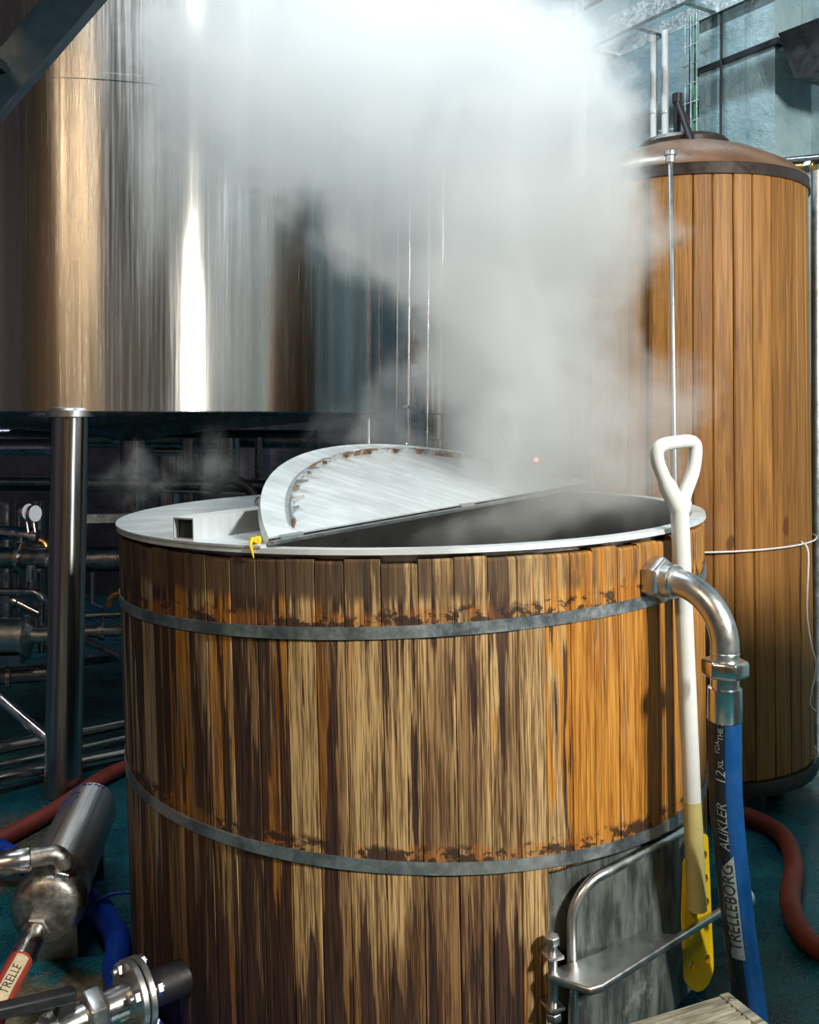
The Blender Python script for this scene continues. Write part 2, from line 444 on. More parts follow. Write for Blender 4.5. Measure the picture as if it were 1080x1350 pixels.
class MB:
    def __init__(s):
        s.v, s.f = [], []
    def addv(s, pts):
        i = len(s.v)
        s.v.extend(Vector(p) for p in pts)
        return i
    def box(s, lo, hi, mat=None):
        (a, b, c), (d, e, f) = lo, hi
        pts = [(a, b, c), (d, b, c), (d, e, c), (a, e, c), (a, b, f), (d, b, f), (d, e, f), (a, e, f)]
        if mat: pts = [mat @ Vector(p) for p in pts]
        i = s.addv(pts)
        s.f += [tuple(i + k for k in q) for q in ((0, 3, 2, 1), (4, 5, 6, 7), (0, 1, 5, 4), (1, 2, 6, 5), (2, 3, 7, 6), (3, 0, 4, 7))]
        return s
    def beam(s, p0, p1, wd, ht, up=(0, 0, 1)):      # box from p0 to p1, wd across, ht along up
        p0, p1 = Vector(p0), Vector(p1)
        d = (p1 - p0)
        L = d.length
        d.normalize()
        side = d.cross(Vector(up)).normalized()
        u = side.cross(d).normalized()
        m = Matrix((side, d, u)).transposed().to_4x4()
        m.translation = p0
        return s.box((-wd / 2, 0, -ht / 2), (wd / 2, L, ht / 2), m)
    def rings(s, rings, closed_u=True, cap0=True, cap1=True, loop=False):
        n = len(rings[0])
        idx = [s.addv(r) for r in rings]
        m = len(rings)
        for k in range(m if loop else m - 1):
            a, b = idx[k], idx[(k + 1) % m]
            for j in range(n if closed_u else n - 1):
                j2 = (j + 1) % n
                s.f.append((a + j, a + j2, b + j2, b + j))
        if not loop and cap0: s.f.append(tuple(idx[0] + j for j in reversed(range(n))))
        if not loop and cap1: s.f.append(tuple(idx[-1] + j for j in range(n)))
        return s
    def tube(s, pts, r, n=16, caps=True, loop=False, flat=1.0):
        pts = [Vector(p) for p in pts]
        m = len(pts)
        rs = r if isinstance(r, (list, tuple)) else [r] * m
        tang = []
        for k in range(m):
            if loop: d = pts[(k + 1) % m] - pts[k - 1]
            else: d = pts[min(k + 1, m - 1)] - pts[max(k - 1, 0)]
            tang.append(d.normalized())
        x, y, _ = basis(tang[0])
        rings = []
        for k in range(m):
            t = tang[k]
            x = (x - t * x.dot(t)).normalized()
            y = t.cross(x)
            rings.append([pts[k] + (x * math.cos(2 * PI * j / n) + y * math.sin(2 * PI * j / n) * flat) * rs[k] for j in range(n)])
        return s.rings(rings, True, caps, caps, loop)
    def cyl(s, p0, p1, r, r1=None, n=20):
        return s.tube([p0, p1], [r, r if r1 is None else r1], n)
    def lathe(s, o, d, prof, n=32):               # prof: (along, radius) pairs
        x, y, d = basis(d)
        o = Vector(o)
        rings = [[o + d * a + (x * math.cos(2 * PI * j / n) + y * math.sin(2 * PI * j / n)) * max(r, 1e-4) for j in range(n)] for a, r in prof]
        return s.rings(rings)
    def lathe_open(s, o, d, prof, n=32):          # closed profile, no caps
        x, y, d = basis(d)
        o = Vector(o)
        rings = [[o + d * a + (x * math.cos(2 * PI * j / n) + y * math.sin(2 * PI * j / n)) * r for j in range(n)] for a, r in prof]
        return s.rings(rings, loop=True)
    def hexnut(s, o, d, L, r, rot=0.0):
        x, y, d = basis(d)
        o = Vector(o)
        def ring(a, rr): return [o + d * a + (x * math.cos(rot + PI / 3 * j) + y * math.sin(rot + PI / 3 * j)) * rr for j in range(6)]
        return s.rings([ring(0, r * .9), ring(L * .14, r), ring(L * .86, r), ring(L, r * .9)])
    def poly(s, outline, ext):                     # flat outline (3D points) extruded by vector ext
        o = [Vector(p) for p in outline]
        e = Vector(ext)
        return s.rings([o, [p + e for p in o]])
    def build(s, name, mat, parent=None, smooth=35, local=False, bevel=0.0, seg=2):
        me = bpy.data.meshes.new(name)
        vs = s.v
        if parent is not None and not local:
            inv = ROOTS[parent.name].inverted()
            vs = [inv @ p for p in vs]
        me.from_pydata([tuple(p) for p in vs], [], s.f)
        me.validate()
        me.update()
        import bmesh
        bm = bmesh.new()
        bm.from_mesh(me)
        bmesh.ops.recalc_face_normals(bm, faces=bm.faces)
        if bevel:
            es = [e for e in bm.edges if len(e.link_faces) == 2 and e.calc_face_angle(0) > 0.5]
            bmesh.ops.bevel(bm, geom=es, offset=bevel, segments=seg, affect='EDGES', profile=0.5, clamp_overlap=True)
        bm.to_mesh(me)
        bm.free()
        if smooth:
            me.polygons.foreach_set('use_smooth', [True] * len(me.polygons))
            me.set_sharp_from_angle(angle=math.radians(smooth))
        me.materials.append(M[mat] if isinstance(mat, str) else mat)
        o = bpy.data.objects.new(name, me)
        COL.objects.link(o)
        if parent is not None:
            o.parent = parent
            ROOTS[o.name] = ROOTS[parent.name]
        else:
            ROOTS[o.name] = Matrix.Identity(4)
        return o

ROOTS = {}
def tag(o, label, cat, group=None, kind=None):
    o['label'] = label
    o['category'] = cat
    if group: o['group'] = group
    if kind: o['kind'] = kind
    return o
def thing(name, label, cat, loc=(0, 0, 0), rot=None, group=None):
    e = bpy.data.objects.new(name, None)
    COL.objects.link(e)
    e.empty_display_size = 0.1
    m = (rot.to_4x4() if rot is not None else Matrix.Identity(4))
    m.translation = Vector(loc)
    e.matrix_world = m
    e.location = Vector(loc)
    if rot is not None: e.rotation_euler = rot.to_euler()
    ROOTS[e.name] = m.copy()
    return tag(e, label, cat, group)
def struct(o):
    o['kind'] = 'structure'
    return o
def arc(c, a, b, r, t0, t1, n=8):                 # arc in the plane of unit vectors a, b
    c, a, b = Vector(c), Vector(a), Vector(b)
    return [c + (a * math.cos(t0 + (t1 - t0) * k / n) + b * math.sin(t0 + (t1 - t0) * k / n)) * r for k in range(n + 1)]
def spline(pts, n=10):                            # Catmull-Rom
    pts = [Vector(p) for p in pts]
    q = [pts[0] * 2 - pts[1]] + pts + [pts[-1] * 2 - pts[-2]]
    out = []
    for i in range(1, len(q) - 2):
        for k in range(n):
            t = k / n
            out.append(0.5 * ((2 * q[i]) + (q[i + 1] - q[i - 1]) * t + (2 * q[i - 1] - 5 * q[i] + 4 * q[i + 1] - q[i + 2]) * t * t + (3 * q[i] - q[i - 1] - 3 * q[i + 1] + q[i + 2]) * t ** 3))
    out.append(pts[-1])
    return out

def text_mesh(txt, size, shear=0.0):              # flat text as (verts, faces), x along the line
    cu = bpy.data.curves.new('lettering_source', 'FONT')
    cu.body = txt
    cu.size = size
    cu.shear = shear
    cu.resolution_u = 3
    cu.align_x = 'LEFT'
    cu.align_y = 'CENTER'
    ob = bpy.data.objects.new('lettering_source', cu)
    COL.objects.link(ob)
    dg = bpy.context.evaluated_depsgraph_get()
    me = ob.evaluated_get(dg).to_mesh()
    v = [p.co.copy() for p in me.vertices]
    f = [tuple(p.vertices) for p in me.polygons]
    ob.evaluated_get(dg).to_mesh_clear()
    import bmesh                                   # cut long strokes so that they bend with the hose
    bm = bmesh.new()
    vv = [bm.verts.new(p) for p in v]
    for q in f: bm.faces.new([vv[i] for i in q])
    bmesh.ops.triangulate(bm, faces=list(bm.faces))
    for _ in range(4):
        lg = [e for e in bm.edges if e.calc_length() > 0.005]
        if not lg: break
        bmesh.ops.subdivide_edges(bm, edges=lg, cuts=1)
        bmesh.ops.triangulate(bm, faces=list(bm.faces))
    bm.verts.index_update()
    v = [p.co.copy() for p in bm.verts]
    f = [tuple(p.index for p in q.verts) for q in bm.faces]
    bm.free()
    bpy.data.objects.remove(ob)
    bpy.data.curves.remove(cu)
    return v, f

# ================================================================= the room
ZC = 4.7
struct(MB().box((-5, -4, -0.1), (6, 9, 0)).build('floor', 'floor', smooth=0))
struct(MB().box((-5, -4, ZC), (6, 9, ZC + 0.1)).build('ceiling', 'ceiling', smooth=0))
struct(MB().box((-5, 7.2, 0), (1.2, 7.35, ZC)).build('wall_back', 'backwall', smooth=0))
struct(MB().box((-4.2, -4, 0), (-4.05, 7.2, ZC)).build('wall_left', 'backwall', smooth=0))
struct(MB().box((-4.2, -3.2, 0), (6, -3.05, ZC)).build('wall_front', 'warmwall', smooth=0))
wm_ = Matrix((WU, WN, Vector((0, 0, 1)))).transposed().to_4x4()
wm_.translation = WN * WD
wr = struct(MB().box((-9, 0, 0), (9, 0.2, ZC), wm_).build('wall_right', 'wall', smooth=0))
# pilaster on the right wall, its near side turned to the camera
def wall_s(px, off):                              # coordinate along WU of the pixel column on the plane off metres in front
    return (W(px, HOR, off)).dot(WU)
s1, s0 = wall_s(922, 0.24), wall_s(1022, 0.24)
MB().box((s0, -0.24, 0), (s1, 0.0, ZC), wm_).build('pilaster', 'wall', wr, smooth=0)
zled = W(980, 72, 0.24).z
MB().box((s0 - 0.02, -0.252, zled - 0.013), (s1 + 0.02, -0.20, zled + 0.013), wm_).build('ledge', 'blackmet', wr, smooth=0)

# ================================================================= front vat
LEAN = math.radians(1.2)
VAT_O = Vector((0.026, 2.542, 0.05))
vat = thing('wooden_vat', 'large steaming open wooden vat with stained staves and two steel hoops', 'vat', VAT_O, Matrix.Rotation(-LEAN, 3, 'Y'))
VM = ROOTS[vat.name]
def VL(p): return VM.inverted() @ Vector(p)       # world to vat-local
def vdir(d): return (VM.to_3x3().inverted() @ Vector(d)).normalized()
NST = 76
DOOR_T0, DOOR_T1, DOOR_Z = None, None, None
ths = [0.0]
for k in range(NST): ths.append(ths[-1] + random.uniform(0.86, 1.14))
ths = [t / ths[-1] * 2 * PI - PI for t in ths]
def rad(z): return VR - 0.012 * (1 - z / VH)      # a touch narrower at the foot
DT0, DT1 = math.radians(18.3), math.radians(62)
def doortop(th): return 0.405 + 0.02 * math.sin((th - DT0) * 2)
for k in range(NST):
    a, b = ths[k] + 0.0006, ths[k + 1] - 0.0006
    mid = (a + b) / 2
    z0, z1 = 0.0, VH - 0.012 - abs(random.gauss(0, 0.004))
    if -0.10 < mid < -0.02: z1 -= 0.010
    if DT0 < mid < DT1: z0 = doortop(mid)
    dr = random.uniform(-0.0016, 0.0016)
    mb = MB()
    zs = [z0, z0 + 0.006, z1 - 0.005, z1] if z1 > 0.1 else [z0, z1]
    rings = []
    for i, z in enumerate(zs):
        ins = 0.004 if i in (0, len(zs) - 1) else 0.0
        ro = rad(z) + dr - ins
        ri = rad(z) - 0.018
        bev = 0.0016
        pts = []
        for t, r in ((a, ro - bev), (a + bev / VR, ro), ((a + b) / 2, ro + 0.0004), (b - bev / VR, ro), (b, ro - bev), (b, ri), (a, ri)):
            pts.append((math.sin(t) * r, -math.cos(t) * r, z))
        rings.append(pts)
    mb.rings(rings)
    o = mb.build('stave', 'vat_wood', vat, 30, local=True)
    deg = math.degrees(mid)
    # weathering: bare tan in the middle, honey to the one side, dark and grey to the other
    wv = 0.5 + 0.20 * math.exp(-((deg + 2) / 24) ** 2) - 0.28 * max(0, min(1, (deg - 12) / 18)) + random.uniform(-0.16, 0.16)
    sv = 0.46 + 0.15 * max(0, min(1, (-deg - 8) / 25)) - 0.28 * max(0, min(1, (deg - 8) / 22)) + random.uniform(-0.13, 0.13)
    o.color = (wv, sv, random.random(), 1)

def hoop(z, slope, h, name='hoop'):
    mb = MB()
    n = 120
    rings = []
    for k in range(n):
        t = 2 * PI * k / n
        zz = z + slope * math.sin(t) * VR
        ri, ro = rad(zz) + 0.0012, rad(zz) + 0.0045
        rings.append([(math.sin(t) * r, -math.cos(t) * r, zz + dz) for r, dz in ((ri, -h / 2), (ro, -h / 2), (ro, h / 2), (ri, h / 2))])
    mb.rings(rings, loop=True)
    # overlapped joint
    return mb.build(name, 'hoop', vat, 40, local=True)
hoop(HOOP1, 0.026, 0.024)
hoop(HOOP2, -0.049, 0.024)
# steel liner with its turned-out rim, mash inside
RIM = VH + 0.004
MB().lathe_open((0, 0, 0), (0, 0, 1), [(0.43, 0.722), (RIM - 0.006, 0.722), (RIM - 0.006, 0.750), (RIM, 0.750), (RIM, 0.718), (0.43, 0.718)], 96).build('liner', 'satin', vat, 40, local=True)
MB().lathe_open((0, 0, 0), (0, 0, 1), [(RIM, 0.722), (RIM + 0.002, 0.722), (RIM + 0.002, 0.754), (RIM - 0.008, 0.7555), (RIM - 0.008, 0.7535), (RIM, 0.752)], 96).build('rim_ring', 'lid', vat, 40, local=True)
MB().lathe((0, 0, 0), (0, 0, 1), [(0.55, 0.7175), (0.56, 0.7175)], 64).build('mash', 'mash', vat, 30, local=True)
MB().lathe_open((0, 0, 0), (0, 0, 1), [(-0.048, 0.60), (0.004, 0.60), (0.004, 0.70), (-0.048, 0.70)], 64).build('base_ring', 'blackmet', vat, 40, local=True)
MB().lathe((0, 0, 0), (0, 0, 1), [(0.004, 0.70), (0.03, 0.70)], 64).build('vat_bottom', 'blackmet', vat, 40, local=True)

# cover plate left of the chord, hinged lid turned back onto it
CD = Vector((0.555, 0.832, 0)).normalized()       # along the chord
CN = Vector((CD.y, -CD.x, 0))                     # towards the opening
CP = Vector((-0.018, 2.26 - 2.542, RIM))          # a point of the chord, vat-local
cd0 = CP.dot(CN)
half = math.sqrt(VR ** 2 - cd0 ** 2)
cm = CN * cd0 + Vector((0, 0, RIM))
e0, e1 = cm - CD * half, cm + CD * half
def seg_outline(r, sign, n=48, off=0.0):
    # the part of the disc of radius r on the sign side of the chord
    h = math.sqrt(max(0.0, r * r - (cd0 + sign * off) ** 2))
    a = math.atan2(h, sign * (cd0 + sign * off))
    pts = []
    for k in range(n + 1):
        t = -a + 2 * a * k / n
        pts.append(CN * (sign * math.cos(t) * r) + CD * (math.sin(t) * r))
    return pts
ol = [p + Vector((0, 0, RIM + 0.002)) for p in seg_outline(0.757, -1)]
cover = MB().poly(ol, (0, 0, 0.005)).build('cover_plate', 'lid', vat, 30, local=True)
ZP = RIM + 0.007
# stiffener: box section on the plate, open end
sb0 = VL((-0.468, 1.962, 1.10)); sb0.z = ZP + 0.023
sb_dir = CD
sb1 = sb0 + sb_dir * 0.98
mb = MB()
side = Vector((CD.y, -CD.x, 0)); upv = Vector((0, 0, 1))
def rect(c, wd, ht): return [c + side * (sx * wd / 2) + upv * (sz * ht / 2) for sx, sz in ((-1, -1), (1, -1), (1, 1), (-1, 1))]
mb.rings([rect(sb0 + CD * 0.02, 0.054, 0.040), rect(sb0, 0.054, 0.040), rect(sb0, 0.060, 0.046), rect(sb1, 0.060, 0.046)], True, True, True)
bar = mb.build('stiffener_bar', 'lid', vat, 20, local=True)
MB().rings([rect(sb0 + CD * 0.012, 0.0538, 0.0398), rect(sb0 + CD * 0.016, 0.0538, 0.0398)]).build('hollow_shade', 'black', bar, 0, local=True)  # black sheet standing in for the shade inside the open end
# plate handle
hp = VL(P(338, 664, 2.55)); hp.z = ZP
hd = Vector((1, 0.05, 0)).normalized()
MB().tube([hp, hp + upv * 0.02] + arc(hp + upv * 0.022 + hd * 0.014, -hd, upv, 0.014, 0, PI / 2, 5) + [hp + hd * 0.075 + upv * 0.036] + arc(hp + hd * 0.076 + upv * 0.022, upv, hd, 0.014, 0, PI / 2, 5) + [hp + hd * 0.09], 0.0055, 10).build('handle', 'steel', cover, 40, local=True)
# hinged lid
PHI = math.radians(158)
ZH = ZP + 0.010
# lid outline: arc over the chord, a along the hinge, out from it
LH, LSAG, LMID = 0.79, 0.41, 0.068
LRAD = (LH ** 2 + LSAG ** 2) / (2 * LSAG)
def lid_arc(inset, n=56, lo=0.0):
    r_ = LRAD - inset
    c0_ = LSAG - LRAD
    am = math.acos(min(1, (lo - c0_) / r_))
    return [(LMID + math.sin(-am + 2 * am * k / n) * r_, c0_ + math.cos(-am + 2 * am * k / n) * r_) for k in range(n + 1)]
def lid_pt(ao, h=0.0): return lidP(CN * (cd0 + ao[1]) + CD * ao[0], h)
lid_o = [CN * (cd0 + o_) + CD * a_ for a_, o_ in lid_arc(0.0)]
def lidP(p, h=0.0):                               # closed-position flat point -> turned about the chord; h below the lid = up when open
    q = p - CN * cd0
    along, out = q.dot(CD), q.dot(CN)
    c, s_ = math.cos(PHI), math.sin(PHI)
    return cm + CD * along + CN * (out * c) + Vector((0, 0, ZH - RIM + out * s_)) + (CN * s_ - upv * c) * h
lid = MB().rings([[lidP(p, 0.0) for p in lid_o], [lidP(p, 0.004) for p in lid_o]]).build('hinged_lid', 'lid', vat, 25, local=True)
# upstand that drops into the vat, with bent tabs
def ringstrip(inset, h0, h1, th_, lo):
    ra, rb = lid_arc(inset, 64, lo), lid_arc(inset + th_, 64, lo)
    return MB().rings([[lid_pt(q_, h0), lid_pt(p_, h0), lid_pt(p_, h1), lid_pt(q_, h1)] for p_, q_ in zip(ra, rb)])
ringstrip(0.064, 0.004, 0.020, 0.004, 0.02).build('upstand', 'sealant', lid, 40, local=True)
ringstrip(0.0, -0.014, 0.006, 0.003, 0.0).build('edge_flange', 'lid', lid, 40, local=True)
ta_, tb2, tc_ = lid_arc(0.066, 120, 0.03), lid_arc(0.092, 120, 0.03), lid_arc(0.078, 120, 0.03)
for k in range(23):
    i = 3 + k * 5
    dpt = tb2 if k % 2 else tc_
    quad = [ta_[i - 1], ta_[i + 2], dpt[i + 1], dpt[i]]
    hs = [0.018, 0.018, 0.026, 0.026]
    MB().rings([[lid_pt(q_, h_) for q_, h_ in zip(quad, hs)], [lid_pt(q_, h_ + 0.003) for q_, h_ in zip(quad, hs)]]).build('tab', 'satin' if (k * 7) % 5 < 2 else 'sealant', lid, 0, local=True)
for fpos in (-0.655, 0.05, 0.80):
    c = cm + CD * fpos + upv * (ZP - RIM + 0.007)
    MB().cyl(c - CD * 0.035, c + CD * 0.035, 0.0075, n=12).build('hinge', 'steel', lid, 40, local=True)
MB().beam(cm - CD * (half - 0.01) + upv * (ZP - RIM + 0.004) + CN * 0.012, cm + CD * (half - 0.01) + upv * (ZP - RIM + 0.004) + CN * 0.012, 0.016, 0.006).build('hinge_strip', 'satin', vat, 0, local=True)

# outlet: hex nut, elbow
no = Vector((0.673, -0.74, 0)).normalized()
oc = Vector((0.505, 1.987, 1.013))
elb = MB().tube([oc - no * 0.02, oc + no * 0.055] + arc(oc + no * 0.055 + Vector((0, 0, -0.115)), upv, no, 0.115, 0, PI / 2, 14)[1:] + [oc + no * 0.170 + Vector((0, 0, -0.150))], 0.0275, 28).build('outlet_elbow', 'satin', vat, 40)
MB().hexnut(oc + no * 0.001, no, 0.038, 0.048, PI / 6).build('hex_nut', 'satin', elb, 20, bevel=0.002)
MB().lathe(oc + no * 0.038, no, [(0, 0.035), (0.018, 0.035), (0.022, 0.0325), (0.024, 0.034), (0.026, 0.0325)], 28).build('collar', 'satin', elb, 30)
pe = oc + no * 0.170 + Vector((0, 0, -0.150))
MB().lathe(oc + no * 0.170 + Vector((0, 0, -0.123)), (0, 0, -1), [(0, 0.0272), (0.002, 0.0285), (0.004, 0.0285), (0.006, 0.0272)], 28).build('weld_bead', 'satin', elb, 40)

# discharge door low on the vat
def VS(deg, z, dr=0.0):                            # vat-local point on the vat surface
    t = math.radians(deg)
    r = rad(z) + dr
    return Vector((math.sin(t) * r, -math.cos(t) * r, z))
d0, d1 = math.degrees(DT0), math.degrees(DT1)
# recessed steel frame plate behind the opening
rings = []
for k in range(25):
    dg = d0 - 0.5 + (d1 - d0 + 1) * k / 24
    rings.append([VS(dg, 0.004, -0.040), VS(dg, 0.004, -0.020), VS(dg, 0.412, -0.020), VS(dg, 0.412, -0.040)])
frame = MB().rings(rings).build('door_frame', 'door', vat, 30, local=True)
# the door leaf: arched curved sheet with a round rim
def leaf_pts(n=40):
    pts = []
    L, R, B, T, cr = d0 + 5.0, d1 - 2.5, 0.02, 0.385, 0.085
    deg2m = PI / 180 * VR
    w_ = (R - L) * deg2m
    out = [(0, B)]
    for k in range(11): a_ = PI - PI / 2 * k / 10; out.append((cr + cr * math.cos(a_), T - cr + cr * math.sin(a_)))
    for k in range(11): a_ = PI / 2 - PI / 2 * k / 10; out.append((w_ - cr + cr * math.cos(a_), T - cr + cr * math.sin(a_)))
    out.append((w_, B))
    return [(L + x / deg2m, z) for x, z in out], L, R
lp, LL, LR = leaf_pts()
mb = MB()
cols = 26
def ztop(dg):
    best = 0.02
    for (a1, z1), (a2, z2) in zip(lp, lp[1:]):
        if min(a1, a2) - 1e-6 <= dg <= max(a1, a2) + 1e-6:
            best = max(best, z1 if abs(a2 - a1) < 1e-6 else z1 + (z2 - z1) * (dg - a1) / (a2 - a1), )
    return best
rings = []
for k in range(cols + 1):
    dg = LL + (LR - LL) * k / cols
    zt = max(ztop(dg), 0.03)
    rings.append([VS(dg, 0.02, 0.000), VS(dg, 0.02, 0.006), VS(dg, (0.02 + zt) / 2, 0.006), VS(dg, zt, 0.006), VS(dg, zt, 0.000)])
mb.rings(rings)
door = mb.build('discharge_door', 'door', vat, 30, local=True)
MB().tube([VS(a_, z_, 0.010) for a_, z_ in lp], 0.0105, 12).build('door_rim', 'satin', door, 50, local=True)
# hinge bolt with lugs
hb = VL(P(733, 1275, 1.80))
hbz = hb.copy()
ho = Vector((hb.x, hb.y, 0)).normalized()
hb = ho * (VR + 0.022) + Vector((0, 0, 0.222))
bolt = MB().cyl(hb + upv * -0.062, hb + upv * 0.075, 0.0095, n=14).build('hinge_bolt', 'satin', vat, 40, local=True)
MB().hexnut(hb + upv * 0.066, upv, 0.016, 0.0155).build('nut', 'satin', bolt, 20, local=True, bevel=0.001)
MB().hexnut(hb + upv * -0.080, upv, 0.016, 0.0155).build('nut', 'satin', bolt, 20, local=True, bevel=0.001)
for dz in (0.045, -0.052):
    tdir = upv.cross(ho).normalized()
    c = hb + upv * dz
    MB().beam(c - ho * 0.045, c + ho * 0.018, 0.034, 0.007).build('lug', 'satin', vat, 20, local=True, bevel=0.002)
# locking bar: wide flat bar with a rounded front edge, hinged on the bolt, clamped on the far side
ZB = 0.285
b0 = VM @ (hb + upv * 0.0)
b0 = Vector((b0.x, b0.y, ZB))
b1 = Vector((0.345, 1.752, ZB)); b2 = Vector((0.690, 2.050, ZB))
n01 = Vector((-(b1 - b0).y, (b1 - b0).x, 0)).normalized()
n12 = Vector((-(b2 - b1).y, (b2 - b1).x, 0)).normalized()
wb = 0.075
top = [b0 + n01 * 0.018, b0 - n01 * 0.018, b1 + Vector((-0.012, 0.002, 0)), b1 + (b2 - b1).normalized() * 0.02 - n12 * 0.0, b2, b2 + n12 * 0.014, b1 + (b2 - b1) * 0.60 + n12 * 0.014, b1 + (b2 - b1) * 0.50 + n12 * wb, b1 + (b2 - b1).normalized() * 0.10 + n12 * wb]
lbar = MB().poly([p - upv * 0.008 for p in top], upv * 0.016).build('locking_bar', 'satin', vat, 25, bevel=0.005, seg=3)
kn = (b2 - b1).normalized()
kb = b2 + n12 * 0.007
MB().cyl(kb - kn * 0.01, kb + kn * 0.09, 0.008, n=12).build('clamp_screw', 'satin', lbar, 40)
MB().lathe(kb + kn * 0.06, kn, [(0, 0.020), (0.004, 0.028), (0.016, 0.028), (0.020, 0.020), (0.030, 0.012)], 20).build('clamp_knob', 'steel', lbar, 40)
# bottom drain stub (black) on the other side
dn = Vector((-0.75, -0.66, 0)).normalized()
dc = Vector((-0.492, 1.984, 0.172))
MB().cyl(dc - dn * 0.16, dc + dn * 0.072, 0.036, n=24).build('drain_stub', 'black', vat, 40)

# ================================================================= valve on the drain stub
val = thing('drain_valve', 'flanged steel ball valve with black lever on the vat drain', 'valve', dc + dn * 0.072)
c = dc + dn * 0.072
for k, off in enumerate((0.0, 0.017)):
    fl = MB().lathe(c + dn * off, dn, [(0, 0.073), (0.002, 0.075), (0.012, 0.075), (0.014, 0.073)], 40).build('flange', 'satin', val, 30)
x_, y_, _ = basis(dn)
for k in range(4):
    a_ = PI / 4 + k * PI / 2 + 0.25
    q = c + (x_ * math.cos(a_) + y_ * math.sin(a_)) * 0.057
    bo = MB().cyl(q - dn * 0.022, q + dn * 0.05, 0.0065, n=10).build('bolt', 'satin', val, 40)
    MB().hexnut(q + dn * 0.031, dn, 0.012, 0.0145).build('nut', 'satin', bo, 20)
    MB().hexnut(q - dn * 0.018, dn, 0.012, 0.0145).build('nut', 'satin', bo, 20)
MB().lathe(c + dn * 0.03, dn, [(0, 0.036), (0.05, 0.034), (0.052, 0.036), (0.07, 0.036)], 28).build('nipple', 'steel', val, 40)
MB().hexnut(c + dn * 0.085, dn, 0.040, 0.052, 0.4).build('hex_nut', 'satin', val, 20, bevel=0.003)
MB().lathe(c + dn * 0.125, dn, [(0, 0.034), (0.04, 0.030), (0.055, 0.026)], 28).build('reducer', 'steel', val, 40)
MB().hexnut(c + dn * 0.175, dn, 0.030, 0.038, 0.2).build('hex_nut', 'satin', val, 20, bevel=0.002)
MB().lathe(c + dn * 0.205, dn, [(0, 0.028), (0.02, 0.028), (0.03, 0.034), (0.08, 0.034), (0.09, 0.026), (0.22, 0.026)], 28).build('valve_body', 'steel', val, 40)
lv = c + dn * 0.160
mb = MB()
mb.cyl(lv, lv + upv * 0.06, 0.012, n=12)
mb.build('stem', 'satin', val, 40)
ld = (P(-30, 1338, 1.62) - P(85, 1312, 1.72)).normalized()
lt = Vector((lv.x, lv.y, lv.z + 0.060))
MB().beam(lt - ld * 0.02, lt + ld * 0.20, 0.030, 0.024).build('lever', 'black', val, 30, bevel=0.006, seg=3)
MB().beam(lt - upv * 0.024 - ld * 0.018, lt - upv * 0.024 + ld * 0.018, 0.026, 0.04).build('lever_hub', 'black', val, 30, bevel=0.006)

# braided hose running on from the valve
bh0 = c + dn * 0.42
bh = spline([bh0, bh0 + dn * 0.12 - upv * 0.02, bh0 + dn * 0.3 - upv * 0.10], 8)
bhose = thing('braided_hose', 'steel braided hose leaving the drain valve', 'hose', bh0)
MB().tube(bh, 0.026, 16).build('core', 'black', bhose, 50)
mb = MB()
for sgn in (1, -1):
    for q in range(6):
        pts = []
        for k, p in enumerate(bh):
            a_ = sgn * k * 0.55 + q * PI / 3
            pts.append(p + (x_ * math.cos(a_) + y_ * math.sin(a_)) * 0.0268)
        mb.tube(pts, 0.0028, 5)
mb.build('braid', 'steel', bhose, 60)['kind'] = 'stuff'

# ================================================================= blue delivery hose under the elbow
hz0 = pe.z
hose = thing('delivery_hose', 'blue rubber hose with black printed stripe hanging from the steel elbow', 'hose', pe)
MB().hexnut(pe + upv * 0.012, (0, 0, -1), 0.034, 0.046, 0.15).build('union_nut', 'steel', hose, 20, bevel=0.003)
MB().lathe(pe + upv * -0.02, (0, 0, -1), [(0, 0.0275), (0.022, 0.0275), (0.024, 0.0325), (0.085, 0.0335), (0.088, 0.032)], 28).build('ferrule', 'steel', hose, 40)
h0 = pe + upv * -0.095
h_end = P(985, 1345, 1.93)
hp_ = spline([h0, h0 + Vector((0.004, 0.003, -0.18)), P(972, 1200, 1.90), Vector((h_end.x, h_end.y, 0.20)), Vector((h_end.x + 0.012, h_end.y - 0.03, 0.085)), Vector((h_end.x + 0.04, h_end.y - 0.14, 0.034)), Vector((h_end.x + 0.12, h_end.y - 0.7, 0.034))], 12)
HR = 0.0315
for p_ in hp_: p_.z = max(p_.z, HR)
MB().tube(hp_, HR, 28).build('hose_wall', 'hoseblue', hose, 60)
def hose_frame(s_):                                # point, tangent at arc length s_
    acc = 0
    for a_, b_ in zip(hp_, hp_[1:]):
        L = (b_ - a_).length
        if acc + L >= s_: return a_ + (b_ - a_) * ((s_ - acc) / L), (b_ - a_).normalized()
        acc += L
    return hp_[-1], (hp_[-1] - hp_[-2]).normalized()
def on_hose(s_, arcm, r):                          # arcm metres round, 0 = facing the camera, + to the right
    p, t = hose_frame(s_)
    f = (Vector((-p.x, -p.y, 0)) - t * Vector((-p.x, -p.y, 0)).dot(t)).normalized()
    rt = f.cross(t).normalized()
    if rt.x < 0: rt = -rt
    a_ = arcm / HR
    return p + (f * math.cos(a_) + rt * math.sin(a_)) * r
def hose_patch(s0_, s1_, a0_, a1_, r, mat, name, top=0.0):
    rings = []
    n, m = 48, 8
    grid = []
    for k in range(n + 1):
        grid.append([on_hose(s0_ + top * (1 - j / m) + (s1_ - s0_ - top * (1 - j / m)) * k / n, a0_ + (a1_ - a0_) * j / m, r) for j in range(m + 1)])
    mb = MB()
    mb.rings(grid, False, False, False)
    inner = [[on_hose(s0_ + (s1_ - s0_) * k / n, a0_ + (a1_ - a0_) * j / m, r - 0.001) for j in range(m + 1)] for k in range(n + 1)]
    return mb.build(name, mat, hose, 60)
